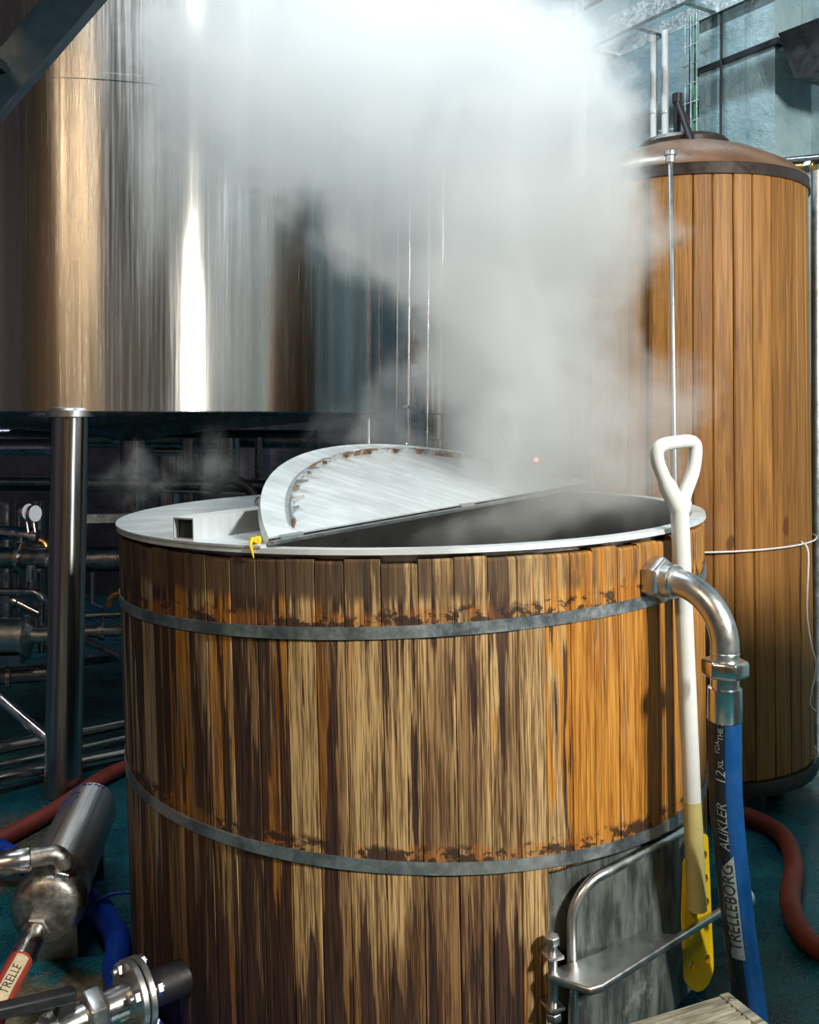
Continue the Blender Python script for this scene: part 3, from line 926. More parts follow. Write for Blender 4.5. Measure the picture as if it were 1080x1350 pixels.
hose_patch(0.005, 0.62, -0.047, 0.000, HR + 0.0006, 'hosestripe', 'stripe')
hose_patch(0.268, 0.50, -0.020, 0.006, HR + 0.0011, 'silverprint', 'print_panel', 0.03)
def hose_text(txt, size, s_start, arc0, mat, shear=0.0, r=HR + 0.0018):
    v, f = text_mesh(txt, size, shear)
    mb = MB()
    mb.v = [on_hose(s_start - p.x, arc0 - p.y * -1.0, r) if False else on_hose(s_start - p.x, arc0 - p.y, r) for p in v]
    mb.f = f
    return mb.build('lettering', mat, hose, 0)
hose_text('TRELLEBORG', 0.0325, 0.478, -0.007, 'darkprint')
hose_text('ALIKLER', 0.026, 0.258, -0.008, 'silverprint', 0.25)
hose_text('12', 0.026, 0.128, -0.008, 'silverprint', 0.2)
hose_text('XL', 0.014, 0.098, -0.008, 'silverprint')
hose_text('FDA', 0.013, 0.070, -0.014, 'silverprint')
hose_text('THE 2', 0.014, 0.045, -0.008, 'silverprint')

# ================================================================= paddle leaning on the vat
pad = thing('stirring_paddle', 'white D-handled paddle with perforated yellow blade leaning on the vat', 'paddle', P(922, 1300, 2.03))
pa, pb = P(896, 668, 2.005), P(919, 1196, 1.995)      # shaft ends
pd = (pb - pa).normalized()
fl = Vector((0.86, 0.0, 0.0)); 
fw = Vector((0.5, -0.87, 0)).normalized()              # face of the blade and grip looks this way
sdv = fw.cross(pd).normalized()
if sdv.x < 0: sdv = -sdv
fwn = sdv.cross(pd).normalized()
if fwn.y > 0: fwn = -fwn
shaft = MB().tube([pa, pa + (pb - pa) * 0.25, pa + (pb - pa) * 0.5, pb], [0.0195, 0.0185, 0.0185, 0.0180], 20).build('shaft', 'white', pad, 60)
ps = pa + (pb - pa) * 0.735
MB().tube([ps, pa + (pb - pa) * 0.86, pb + pd * 0.004], [0.0188, 0.0200, 0.0205], 20).build('tint_sleeve', 'paleyellow', pad, 60)  # added sleeve that gives the lower shaft its yellowish tint
# grip: closed triangular loop
gx = Vector((1, 0.12, 0)).normalized()
g_top_l, g_top_r = P(868, 592, 2.03), P(914, 586, 2.075)
g_base = pa + pd * 0.01
loop = spline([g_base, P(872, 622, 1.999), P(866, 598, 1.994), P(873, 587, 1.996), P(893, 583, 2.014), P(910, 582, 2.036), P(917, 590, 2.042), P(914, 620, 2.036), P(903, 652, 2.022), g_base + Vector((0.002, 0, -0.001))], 5)
MB().tube(loop, [0.019 if (k < 4 or k > len(loop) - 5) else 0.0145 for k in range(len(loop))], 16).build('grip', 'white', pad, 60)
# blade: thick slab with rows of holes punched out of it (built as a grid with open cells)
bl_top, bl_len, bl_w = pa + (pb - pa) * 0.835 + Vector((0.004, 0.022, 0)), 0.325, 0.078
bx = (Vector((0.88, 0.47, 0))).normalized()
bx = (bx - pd * bx.dot(pd)).normalized()
bz = bx.cross(pd).normalized()
def blade_mesh():
    import bmesh
    bm = bmesh.new()
    nu_, nv_ = 5, 11
    tk = 0.010
    holes = [(-0.022, 0.20), (-0.022, 0.265), (0.026, 0.045), (0.026, 0.095), (0.026, 0.145), (0.022, 0.20), (0.022, 0.265)]
    # outline with rounded lower end, holes bridged by triangulated fill
    out = []
    hw = bl_w / 2
    out += [(-hw, 0.16), (-hw + 0.012, 0.05), (-0.004, 0.02)]
    for k in range(9):
        a_ = PI / 2 - PI / 2 * k / 8
        out.append((hw - 0.012 + 0.012 * math.cos(a_), 0.014 - 0.014 * math.sin(a_)))
    for k in range(17):
        a_ = -PI * k / 16
        out.append((hw * math.cos(a_), bl_len - 0.045 - 0.045 * math.sin(a_)))
    loops = [out] + [[(x0 + 0.0075 * math.cos(2 * PI * j / 12), y0 + 0.010 * math.sin(2 * PI * j / 12)) for j in range(12)] for x0, y0 in holes]
    es = []
    for lo in loops:
        vs = [bm.verts.new((x, y, 0)) for x, y in lo]
        es += [bm.edges.new((vs[i], vs[(i + 1) % len(vs)])) for i in range(len(vs))]
    res = bmesh.ops.triangle_fill(bm, use_beauty=True, use_dissolve=False, edges=es)
    # keep the faces outside the holes
    kill = []
    for fc in bm.faces:
        c_ = fc.calc_center_median()
        if any(((c_.x - x0) / 0.0074) ** 2 + ((c_.y - y0) / 0.0099) ** 2 < 0.92 for x0, y0 in holes): kill.append(fc)
    bmesh.ops.delete(bm, geom=kill, context='FACES_ONLY')
    r_ = bmesh.ops.extrude_face_region(bm, geom=list(bm.faces))
    for v_ in [g_ for g_ in r_['geom'] if isinstance(g_, bmesh.types.BMVert)]: v_.co.z += tk
    bm.verts.index_update()
    mb = MB()
    mb.v = [bl_top + bx * v_.co.x + pd * v_.co.y + bz * (v_.co.z - tk / 2) for v_ in bm.verts]
    mb.f = [tuple(v_.index for v_ in fc.verts) for fc in bm.faces]
    bm.free()
    return mb
blade_mesh().build('blade', 'yellow', pad, 30)

# ================================================================= yellow scrap on the rim
ys = thing('yellow_scrap', 'crumpled yellow scrap stuck on the vat rim by the lid hinge', 'scrap', P(344, 716, 1.90))
import bmesh as _bm
b_ = _bm.new()
_bm.ops.create_icosphere(b_, subdivisions=3, radius=0.011)
for v_ in b_.verts: v_.co *= 1 + 0.55 * mnoise.noise(v_.co * 150)
mb = MB()
sc_ = P(344, 714, 1.888) + Vector((-0.442, -0.897, 0)) * 0.014 + upv * 0.004
mb.v = [sc_ + Vector((v_.co.x * 1.1, v_.co.y, v_.co.z * 0.75)) for v_ in b_.verts]
mb.f = [tuple(v_.index for v_ in f_.verts) for f_ in b_.faces]
b_.free()
mb.build('crumple', 'yellow_bit', ys, 0)
so = Vector((-0.442, -0.897, 0))
MB().tube([sc_, sc_ + so * 0.017 + upv * 0.004, sc_ + so * 0.025 - upv * 0.005 + Vector((0.002, 0, 0)), sc_ + so * 0.025 - upv * 0.018 + Vector((0.006, -0.003, 0)), sc_ + so * 0.023 - upv * 0.031 + Vector((0.008, -0.004, 0))], [0.006, 0.0045, 0.0035, 0.003, 0.0012], 7).build('trailing_end', 'yellow_bit', ys, 40)

# ================================================================= tall steel tank
TC = Vector((-1.327, 4.55, 0)); TR = 1.2
tank = thing('steel_tank', 'huge brushed stainless tank on round legs beside the steaming vat', 'tank', TC)
TB, TT = 1.368, 3.15
MB().lathe(TC, (0, 0, 1), [(TB, TR - 0.004), (TB + 0.004, TR), (2.55, TR), (2.552, TR + 0.002), (2.575, TR + 0.002), (2.577, TR), (TT, TR)], 128).build('shell', 'tank', tank, 40)
MB().lathe(TC, (0, 0, 1), [(TT, TR + 0.006), (TT + 0.05, TR + 0.006), (TT + 0.52, 0.42), (TT + 0.62, 0.30), (TT + 0.82, 0.30)], 96).build('cone_top', 'tank', tank, 30)
MB().lathe(TC, (0, 0, 1), [(1.24, 0.10), (1.26, 0.14), (TB - 0.012, TR - 0.035), (TB, TR - 0.004)], 96).build('cone_bottom', 'dark_pipe', tank, 30)
MB().lathe(TC, (0, 0, 1), [(0.60, 0.06), (1.25, 0.06)], 24).build('outlet_pipe', 'dark_pipe', tank, 40)
for k in range(4):
    if k == 0: lx, ly = -1.217, 3.405
    else:
        a_ = math.radians(-84.5 + 90 * k)
        lx, ly = TC.x + 1.12 * math.cos(a_), TC.y + 1.12 * math.sin(a_)
    ox, oy = (lx - TC.x) / 1.15, (ly - TC.y) / 1.15
    top_ = Vector((lx, ly, 1.385)); bot_ = Vector((lx - (0.028 if k == 0 else 0), ly, 0.0))
    ax = (bot_ - top_).normalized()
    leg = MB().lathe(top_, ax, [(0, 0.030), (0.012, 0.064), (1.36, 0.064), (1.384, 0.070)], 40).build('leg', 'leg', tank, 30)
    MB().lathe(Vector((lx, ly, 1.352)), (0, 0, 1), [(0.0, 0.085), (0.022, 0.085), (0.030, 0.078)], 40).build('leg_pad', 'satin', leg, 40)

# ================================================================= rear wooden tank
BC = Vector((1.045, 3.62, 0.10)); BR0, BR1 = 0.462, 0.440     # radius at foot and head
BHT = 2.08
bt = thing('wooden_tank', 'tall round tank clad in upright orange boards with brown domed cover', 'tank', BC)
NB = 40
bths = [0.0]
for k in range(NB): bths.append(bths[-1] + random.uniform(0.85, 1.15))
bths = [t_ / bths[-1] * 2 * PI - PI for t_ in bths]
for k in range(NB):
    a, b = bths[k] + 0.0016, bths[k + 1] - 0.0016
    dr = random.uniform(-0.0025, 0.0025)
    rings = []
    for z, ins in ((0.03, 0.004), (0.036, 0), (BHT - 0.006, 0), (BHT, 0.004)):
        r_ = BR0 + (BR1 - BR0) * z / BHT + dr - ins
        bev = 0.004
        rings.append([(math.sin(t_) * rr, -math.cos(t_) * rr, z) for t_, rr in ((a, r_ - bev), (a + bev / 0.45, r_), ((a + b) / 2, r_ + 0.0012), (b - bev / 0.45, r_), (b, r_ - bev), (b, r_ - 0.03), (a, r_ - 0.03))])
    o = MB().rings(rings).build('stave', 'tank_wood', bt, 30, local=True)
    o.color = (0.5, random.random(), random.random(), 1)
up_ = (0, 0, 1)
MB().lathe((0, 0, 0), up_, [(0.0, 0.40), (BHT, 0.40)], 48).build('core', 'blackmet', bt, 40, local=True)
MB().lathe((0, 0, 0), up_, [(-0.02, BR0 + 0.012), (0.0, BR0 + 0.018), (0.03, BR0 + 0.012)], 64).build('base_plate', 'domerim', bt, 40, local=True)
MB().lathe_open((0, 0, 0), up_, [(BHT - 0.012, BR1 - 0.02), (BHT - 0.012, BR1 + 0.010), (BHT + 0.030, BR1 + 0.004), (BHT + 0.030, BR1 - 0.02)], 80).build('cover_rim', 'domerim', bt, 40, local=True)
MB().lathe((0, 0, 0), up_, [(BHT + 0.028, BR1 + 0.006), (BHT + 0.038, BR1 + 0.004), (BHT + 0.085, BR1 - 0.05), (BHT + 0.150, 0.27), (BHT + 0.185, 0.17), (BHT + 0.19, 0.15)], 80).build('domed_cover', 'dome', bt, 40, local=True)
MB().lathe((0, 0, 0), up_, [(BHT + 0.17, 0.165), (BHT + 0.200, 0.172), (BHT + 0.215, 0.160), (BHT + 0.222, 0.08)], 64).build('hatch', 'domerim', bt, 40, local=True)
for k in range(4):
    a_ = PI / 4 + k * PI / 2
    MB().cyl((math.cos(a_) * 0.36, math.sin(a_) * 0.36, -0.10), (math.cos(a_) * 0.36, math.sin(a_) * 0.36, 0.0), 0.03, n=16).build('foot', 'blackmet', bt, 40, local=True)
# vent pipe on the hatch
zt = BC.z + BHT + 0.21
vp = MB()
q0 = Vector((P(893, 185, 3.50).x, 3.50, zt - 0.01)); q1 = P(893, 128, 3.50); q2 = P(912, 186, 3.42)
vp.tube([q0, q1], 0.013, 14); vp.tube([q1 + upv * -0.012, q2], 0.013, 14); vp.cyl(q1 - upv * 0.02, q1 + upv * 0.012, 0.018, n=14)
vp.build('vent_pipe', 'black', bt, 40)
# thin filler pipe down the front of the boards
fx0, fx1 = P(884, 212, 3.13), P(891, 690, 3.10)
fp = tag(MB().tube([fx0 + Vector((0, 0.02, 0.02)), fx0, fx1, Vector((fx1.x + .004, fx1.y, 0.0))], 0.0085, 12).build('filler_pipe', 'satin', None, 40), 'thin grey pipe standing upright against the boarded tank', 'pipe')
fit = MB().lathe(fx0 - upv * 0.01, (0, 0, 1), [(0, 0.010), (0.004, 0.016), (0.025, 0.016), (0.028, 0.020), (0.040, 0.020), (0.044, 0.010)], 14).build('fitting', 'satin', fp, 40)
# string round the tank
sz = P(1000, 720, 3.25).z
pts = []
for k in range(41):
    t_ = -0.9 + 2.5 * k / 40
    pts.append(BC + Vector((math.sin(t_) * 0.468, -math.cos(t_) * 0.468, sz - BC.z + 0.012 * math.sin(t_ * 1.4) - 0.006)))
tag(MB().tube(pts, 0.0034, 8).build('tie_string', 'string', None, 60), 'white string tied round the boarded tank', 'string')
e_ = P(1066, 716, 3.42)
tag(MB().tube(spline([P(1057, 714, 3.28), P(1066, 730, 3.25), P(1064, 805, 3.25), P(1070, 850, 3.25), P(1076, 880, 3.25), P(1068, 925, 3.25), P(1076, 938, 3.25)], 6), 0.0032, 6).build('loose_string', 'string', None, 60), 'loose end of white string dangling beside the boarded tank', 'string')

# ================================================================= step in the lower corner
stz = 0.27
c0 = Vector((0.598, 1.78, 0)); ex = Vector((-0.918, -0.397, 0)).normalized(); ey = Vector((0.397, -0.918, 0)).normalized()
step = thing('wooden_step', 'low step of grey grooved deck boards standing by the vat door', 'step', c0 + ex * 0.35 + ey * 0.2, Matrix.Rotation(math.atan2(-ex.y, -ex.x), 3, 'Z'))
def SP(a_, b_, z_): return c0 + ex * a_ + ey * b_ + upv * z_
for k in range(3):
    w0 = 0.012 + k * 0.142
    prof = [(w0, -0.026)]
    nr = 11
    for j in range(nr):
        x0 = w0 + 0.138 * j / nr
        d_ = 0.138 / nr
        prof += [(x0 + d_ * 0.10, 0.0), (x0 + d_ * 0.62, 0.0), (x0 + d_ * 0.72, -0.0035), (x0 + d_ * 0.98, -0.0035)]
    prof += [(w0 + 0.138, -0.026)]
    MB().rings([[SP(0.022, y0, stz + z0) for y0, z0 in prof], [SP(0.70, y0, stz + z0) for y0, z0 in prof]]).build('deck_board', 'deck', step, 0)
MB().beam(SP(0.011, 0, stz - 0.012), SP(0.011, 0.43, stz - 0.012), 0.022, 0.028).build('edge_strip', 'deck', step, 0, bevel=0.002)
MB().beam(SP(0.02, 0.006, stz - 0.014), SP(0.70, 0.006, stz - 0.014), 0.012, 0.026).build('edge_strip', 'deck', step, 0, bevel=0.002)
for a_, b_ in ((0.05, 0.05), (0.65, 0.05), (0.05, 0.38), (0.65, 0.38)):
    MB().beam(SP(a_, b_, 0), SP(a_, b_, stz - 0.026), 0.045, 0.045, ex).build('leg', 'deck', step, 0, bevel=0.002)
for b_ in (0.03, 0.40):
    MB().beam(SP(0.03, b_, stz - 0.06), SP(0.68, b_, stz - 0.06), 0.03, 0.07).build('rail', 'deck', step, 0, bevel=0.002)
scw = P(957, 1314, 1.765); 
MB().lathe(SP(0.011, 0.02, stz + 0.001), (0, 0, 1), [(0, 0.005), (0.002, 0.005), (0.003, 0.003)], 10).build('screw', 'satin', step, 40)

# ================================================================= pump on the floor
m0, m1 = P(76, 1150, 2.36), P(120, 1052, 2.84)       # near and far ends of the motor axis
m0.z = 0.190; m1.z = 0.190
pax = (m1 - m0).normalized()
pump = thing('transfer_pump', 'stainless transfer pump with marker scribbles lying by the hoses', 'pump', Vector((m0.x, m0.y, 0)))
MB().lathe(m0, pax, [(0.0, 0.078), (0.004, 0.082), (0.012, 0.082), (0.014, 0.080), (0.43, 0.080), (0.465, 0.074), (0.485, 0.058), (0.492, 0.03)], 48).build('motor_shroud', 'shroud', pump, 40)
shr = [o_ for o_ in pump.children if o_.name.startswith('motor_shroud')][0]
xb, yb, zb = basis(pax)
rm = Matrix((xb, yb, zb)).transposed().to_4x4()
rm.translation = m0 - ROOTS[pump.name].translation
shr.data.transform(rm.inverted())
shr.matrix_local = rm
MB().lathe(m0 - pax * 0.05, pax, [(0, 0.045), (0.06, 0.045)], 28).build('neck', 'cast', pump, 40)
ph = m0 - pax * 0.145
MB().lathe(ph, pax, [(0.0, 0.030), (0.003, 0.066), (0.016, 0.080), (0.055, 0.087), (0.080, 0.085), (0.098, 0.070), (0.104, 0.045)], 48).build('pump_head', 'cast', pump, 40)
# outlet: nut on top, bend, ferrule to the left
pu = (upv * 0.93 + Vector((0.36, 0, 0))).normalized()
po = ph + pax * 0.05 + pu * 0.064
MB().hexnut(po, pu, 0.028, 0.034, 0.2).build('hex_nut', 'steel', pump, 20, bevel=0.002)
lf = Vector((-0.94, -0.33, 0.0)).normalized()
pc = po + pu * 0.028
bend = [pc, pc + upv * 0.002] + arc(pc + upv * 0.002 + lf * 0.031, -lf, upv, 0.031, 0, PI / 2 * 1.1, 8)[1:]
bd = (bend[-1] - bend[-2]).normalized()
bend.append(bend[-1] + bd * 0.045)
MB().tube(bend, 0.0225, 20).build('discharge_bend', 'cast', pump, 50)
fe = bend[-1]
MB().lathe(fe - bd * 0.01, bd, [(0, 0.026), (0.004, 0.029), (0.07, 0.029), (0.074, 0.027)], 24).build('ferrule', 'steel', pump, 40)
# inlet at the front of the head
pin = (-pax * 0.95 + Vector((-0.10, 0, -0.10))).normalized()
io = ph - pax * 0.0 + Vector((-0.015, 0, -0.03))
MB().hexnut(io - pin * 0.004, pin, 0.030, 0.036, 0.1).build('hex_nut', 'cast', pump, 20, bevel=0.002)
MB().lathe(io + pin * 0.024, pin, [(0, 0.024), (0.02, 0.024), (0.022, 0.027), (0.10, 0.028), (0.103, 0.026)], 24).build('inlet_ferrule', 'steel', pump, 40)
# feet
for k_, a_ in enumerate((0.0, 0.41)):
    q = m0 + pax * a_
    sd_ = Vector((pax.y, -pax.x, 0))
    MB().poly([q + sd_ * 0.042 - upv * 0.05, q - sd_ * 0.042 - upv * 0.05, q - sd_ * 0.05 + upv * (-q.z + 0.0), q + sd_ * 0.05 + upv * (-q.z)], pax * 0.03).build('foot', 'cast', pump, 0)
# marker scribbles on the shroud
def on_sh(a_, ang, r=0.0808):
    x1, y1, _ = basis(pax)
    side_ = Vector((pax.y, -pax.x, 0)).normalized()
    return m0 + pax * a_ + (upv * math.cos(ang) + side_ * math.sin(ang)) * r
strokes = [[(0.36, -0.55), (0.385, -0.35), (0.375, -0.15)], [(0.375, -0.2), (0.34, -0.2), (0.31, -0.5), (0.29, -0.8)], [(0.33, -0.75), (0.36, -0.6)],
           [(0.425, -0.5), (0.440, -0.42), (0.425, -0.36), (0.437, -0.30)], [(0.43, -0.2), (0.442, -0.12), (0.43, -0.05)], [(0.44, 0.02), (0.428, 0.06), (0.44, 0.14)], [(0.43, 0.25), (0.442, 0.3), (0.43, 0.38), (0.44, 0.45)], [(0.43, 0.52), (0.438, 0.62)]]
for st in strokes:
    pts = spline([on_sh(a_, g_, 0.0802 if a_ < 0.432 else 0.0800) for a_, g_ in st], 6)
    MB().tube(pts, 0.0016, 6).build('marker_stroke', 'ink', pump, 60)

# hoses on the floor
r0 = fe + bd * 0.06
rh = tag(MB().tube(spline([r0, r0 + bd * 0.10, P(-40, 1205, 2.08), P(-160, 1260, 2.0)], 8), 0.0275, 20).build('pump_outlet_hose', 'redhose', None, 60), 'red hose clamped to the upper steel outlet of the pump', 'hose')
r1 = io + pin * 0.12
ie = P(-20, 1330, 1.80); ie.z = 0.05
ih_pts = spline([r1, r1 + pin * 0.12, r1 + pin * 0.24 + upv * -0.02, r1 + pin * 0.6 + upv * -0.06], 8)
for p_ in ih_pts: p_.z = max(p_.z, 0.0275)
ih = thing('pump_inlet_hose', 'red hose with a cream printed label feeding the pump inlet', 'hose', r1)
MB().tube(ih_pts, 0.0275, 20).build('hose_wall', 'redhose', ih, 60)
# label on the hose: strip that follows the tube, turned to the camera
def on_ih(s_, w_, r):
    k = min(int(s_), len(ih_pts) - 2); p = ih_pts[k].lerp(ih_pts[k + 1], s_ - k)
    t_ = (ih_pts[k + 1] - ih_pts[k]).normalized()
    v_ = (Vector((0, 0, CAM_H)) - p); v_ = (v_ - t_ * v_.dot(t_)).normalized()
    s2 = t_.cross(v_).normalized()
    a_ = w_ / 0.0275
    return p + (v_ * math.cos(a_) + s2 * math.sin(a_)) * r
grid = [[on_ih(1.0 + 10 * k / 10 , -0.014 + 0.028 * j / 6, 0.0283) for j in range(7)] for k in range(11)]
MB().rings(grid, False, False, False).build('label_strip', 'cream', ih, 60)
v, f = text_mesh('TRELLE', 0.026)
mb = MB(); step_len = (ih_pts[6] - ih_pts[5]).length
mb.v = [on_ih(8.8 - p.x / step_len, p.y, 0.0288) for p in v]; mb.f = f
mb.build('lettering', 'darkprint', ih, 0)

zf = 0.034
def FL(px, py, z=zf):                              # point at height z above the floor under a pixel
    y = (CAM_H - z) * F / (py - HOR)
    return P(px, py, y)
tag(MB().tube(spline([FL(-60, 1135, .027), FL(0, 1107, .027), FL(72, 1068, .027), FL(150, 1018, .027), FL(235, 990, .027)], 8), 0.027, 20).build('floor_hose', 'redhose', None, 60), 'red hose lying on the teal floor behind the pump', 'hose')
def round_vat(deg, r=0.779):                       # floor point beside the foot of the vat, deg from the camera side
    t_ = math.radians(deg)
    return Vector((VAT_O.x - math.sin(t_) * r, VAT_O.y - math.cos(t_) * r, zf))
bhp = spline([FL(-150, 1072), FL(-85, 1088, 0.075), FL(-35, 1106, 0.092), FL(10, 1128, 0.075), FL(62, 1153), FL(120, 1190)] + [round_vat(d_) for d_ in (79, 68, 56, 44, 30, 14)], 8)
bf = thing('floor_hose', 'bright blue hose lying on the floor between pump and vat', 'hose', FL(120, 1190))
MB().tube(bhp, zf - 0.002, 20).build('hose_wall', 'bluehose', bf, 60)
q = FL(130, 1204, zf + 0.005); dd = Vector((0.35, -0.94, 0)).normalized(); s2 = Vector((0.94, 0.35, 0))
MB().tube(arc(q, s2, upv, 0.0355, 0, 2 * PI, 24)[:-1], 0.005, 8, loop=True).build('tie', 'bluehose', bf, 60)
MB().tube(spline([q + upv * 0.036, q + upv * 0.045 + s2 * 0.04, q + upv * 0.040 + s2 * 0.085], 6), 0.004, 8).build('tie_tail', 'bluehose', bf, 60)

# dark red hose in the gloom beside the rear tank
tag(MB().tube(spline([FL(925, 1062, 0.03), FL(985, 1076, 0.03), FL(1030, 1100, 0.03), FL(1047, 1140, 0.03), FL(1042, 1190, 0.03), FL(1064, 1238, 0.03), FL(1110, 1262, 0.03), FL(1180, 1280, 0.03)], 8), 0.028, 16).build('floor_hose', 'darkred', None, 60), 'dark red hose curling over the floor from under the boarded tank', 'hose')

# ================================================================= pipes behind the vat, between tank and wall
def vpipe(px, y, r, label, mat='steel', z0=0.0, z1=ZC, lean=0.0, rings_=()):
    p = P(px, 600, y)
    o = thing('riser_pipe', label, 'pipe', Vector((p.x, y, z0)))
    MB().cyl((p.x, y, z0), (p.x + lean, y, z1), r, n=18).build('pipe_wall', mat, o, 40)
    for (py0, py1, rr) in rings_:
        za, zb = P(px, py1, y).z, P(px, py0, y).z
        MB().lathe((p.x, y, za), (0, 0, 1), [(0, rr * .9), (0.004, rr), (zb - za - 0.004, rr), (zb - za, rr * .9)], 24).build('ferrule', mat, o, 40)
    return o
vpipe(521, 4.9, 0.012, 'thin steel riser pipe just beside the big steel tank', lean=0.03)
vpipe(536, 4.8, 0.014, 'slim steel riser pipe with two clamp discs', lean=0.03, rings_=((534, 539, 0.045), (584, 589, 0.034)))
vpipe(560, 4.55, 0.012, 'thin bare steel riser pipe next to the thick one', lean=0.04)
vpipe(578, 4.7, 0.042, 'thick steel riser pipe with a broad sleeve', lean=0.03, rings_=((492, 546, 0.075), (428, 436, 0.050), (546, 580, 0.058)))
# valve cluster seen between the risers
vc = thing('sampling_valve', 'brown sampling valve with black handle and paper tag between risers', 'valve', P(546, 540, 5.1))
cx = P(546, 470, 5.1)
MB().cyl((cx.x, 5.1, 0), (cx.x, 5.1, P(546, 380, 5.1).z), 0.022, n=16).build('stem_pipe', 'dark_pipe', vc, 40)
MB().lathe(P(546, 480, 5.08), (0, 0, 1), [(0, 0.03), (0.01, 0.045), (0.08, 0.045), (0.10, 0.03), (0.12, 0.03)], 20).build('valve_body', 'brownbox', vc, 40)
MB().beam(P(536, 412, 5.05), P(556, 406, 5.05), 0.03, 0.03).build('lever', 'black', vc, 20, bevel=0.004)
MB().lathe(P(543, 395, 5.06), (0, -1, 0), [(0, 0.04), (0.02, 0.045), (0.04, 0.04)], 20).build('dial', 'dark_pipe', vc, 40)
MB().beam(P(547, 480, 5.0), P(548, 497, 5.0), 0.042, 0.004, (0, 1, 0)).build('tag', 'tag', vc, 0)

ch = thing('hanging_chain', 'short bright chain hanging in front of the steel tank shoulder', 'chain', P(487, 40, 3.6))
for k in range(9):
    cpt = P(486, 52, 3.6) + Vector((0, 0, 0.028 * k))
    hv = Vector((1, 0, 0)) if k % 2 else Vector((0, 1, 0))
    MB().tube([cpt + hv * (0.009 * math.cos(2 * PI * j / 12)) + upv * (0.019 * math.sin(2 * PI * j / 12)) for j in range(12)], 0.003, 6, loop=True).build('link', 'steel', ch, 60)
MB().cyl(cpt + upv * 0.018, (cpt.x, cpt.y, ZC), 0.004, n=8).build('rod', 'steel', ch, 40)

# small control box with a red lamp
ib = thing('indicator_box', 'small grey box with one red lamp behind the steam', 'indicator', W(708, 606, 0.08))
q = W(708, 606, 0.10)
mloc = wm_.copy()
mloc.translation = q
MB().box((-0.06, 0, -0.08), (0.06, 0.10, 0.08), mloc).build('box', 'panelgrey', ib, 0, bevel=0.004)
MB().lathe(q, -WN, [(0, 0.012), (0.008, 0.012), (0.014, 0.008), (0.016, 0.003)], 16).build('lamp', 'led', ib, 40)

# ================================================================= wall fittings, upper right
tr = thing('cable_tray', 'perforated galvanised cable tray running above the boarded tank', 'tray', W(760, 60, 0.5))
TZ = W(760, 58, 0.5).z
ta, tb_ = W(1010, 60, 0.5), W(560, 60, 0.5); ta.z = tb_.z = TZ
MB().beam(ta, tb_, 0.008, 0.095).build('rail', 'galv', tr, 0)
MB().beam(ta + WN * 0.012 - upv * 0.0465, tb_ + WN * 0.012 - upv * 0.0465, 0.026, 0.003).build('flange', 'galv', tr, 0)
MB().beam(ta + WN * 0.225, tb_ + WN * 0.225, 0.004, 0.075).build('rail', 'galv', tr, 0)
L_ = (tb_ - ta).length
for k in range(int(L_ / 0.3)):
    q = ta + WU * (0.15 + k * 0.3) - upv * 0.02
    MB().beam(q, q + WN * 0.225, 0.03, 0.015).build('rung', 'galv', tr, 0)
for px in (718, 732, 740, 770):
    q = W(px, 0, 0.505); q.z = TZ + 0.004
    MB().lathe(q, -WN, [(0, 0.011), (0.004, 0.011), (0.008, 0.007)], 10).build('bolt', 'dark_pipe', tr, 40)
for px in (676, 764):
    q = W(px, 0, 0.46); q.z = TZ
    MB().beam(q - upv * 0.04, q - upv * 0.04 + upv * (ZC - TZ + 0.04), 0.03, 0.03, WN).build('hanger', 'galv', tr, 0)
    q2 = q + WN * 0.02; q2.z = TZ - 0.04
# posts below the tray
for px, lb in ((676, 'pale post under the cable tray deepest in the steam'), (764, 'pale post under the cable tray beside the boarded tank')):
    q = W(px, 0, 0.35)
    tag(MB().beam((q.x, q.y, 0), (q.x, q.y, TZ - 0.05), 0.05, 0.05, WN).build('tray_post', 'conduit', None, 0), lb, 'post')
# conduits
for px, top_y, lb in ((862, 40, 'white conduit on the wall farther from the wire ladder'), (877, 48, 'white conduit on the wall next to the wire ladder')):
    q = W(px, 0, 0.30)
    o = thing('wall_conduit', lb, 'conduit', Vector((q.x, q.y, 0)))
    MB().cyl((q.x, q.y, 0), (q.x, q.y, TZ - 0.027), 0.016, n=16).build('pipe_wall', 'conduit', o, 40)
    for py in (150, 190):
        zc_ = W(px, py, 0.30).z
        MB().lathe((q.x, q.y, zc_), (0, 0, 1), [(0, 0.019), (0.012, 0.019)], 16).build('clip', 'galv', o, 30)
# wire cable ladder with cables
q = W(911, 0, 0.32)
wl = thing('wire_ladder', 'upright wire mesh cable ladder against the teal wall', 'ladder', Vector((q.x, q.y, 0)))
zt_ = W(911, 20, 0.32).z
for k in (-1, 0, 1):
    p_ = q + WU * (0.033 * k)
    MB().cyl((p_.x, p_.y, 1.6), (p_.x, p_.y, zt_), 0.0035, n=8).build('wire', 'galv', wl, 40)
for k in range(9):
    z_ = zt_ - 0.05 - k * 0.085
    p0, p1 = q - WU * 0.045, q + WU * 0.045
    MB().cyl((p0.x, p0.y, z_), (p1.x, p1.y, z_), 0.003, n=8).build('rung', 'galv', wl, 40)
for k, (off, mt_, lb) in enumerate(((-0.018, 'green', 'green cable clipped to the wire ladder'), (0.010, 'black', 'black cable clipped to the wire ladder'))):
    p_ = q + WU * off + WN * 0.012
    tag(MB().tube(spline([(p_.x, p_.y, 1.7), (p_.x + .004, p_.y, 2.3), (p_.x - .004, p_.y, 2.7), (p_.x, p_.y, zt_)], 6), 0.006, 8).build('cable', mt_, None, 60), lb, 'cable')
p0, p1 = W(858, 176, 0.28), W(892, 170, 0.28)
tag(MB().cyl(p0, p1, 0.006, n=8).build('strut', 'galv', None, 40), 'short steel strut linking the white conduits', 'strut')
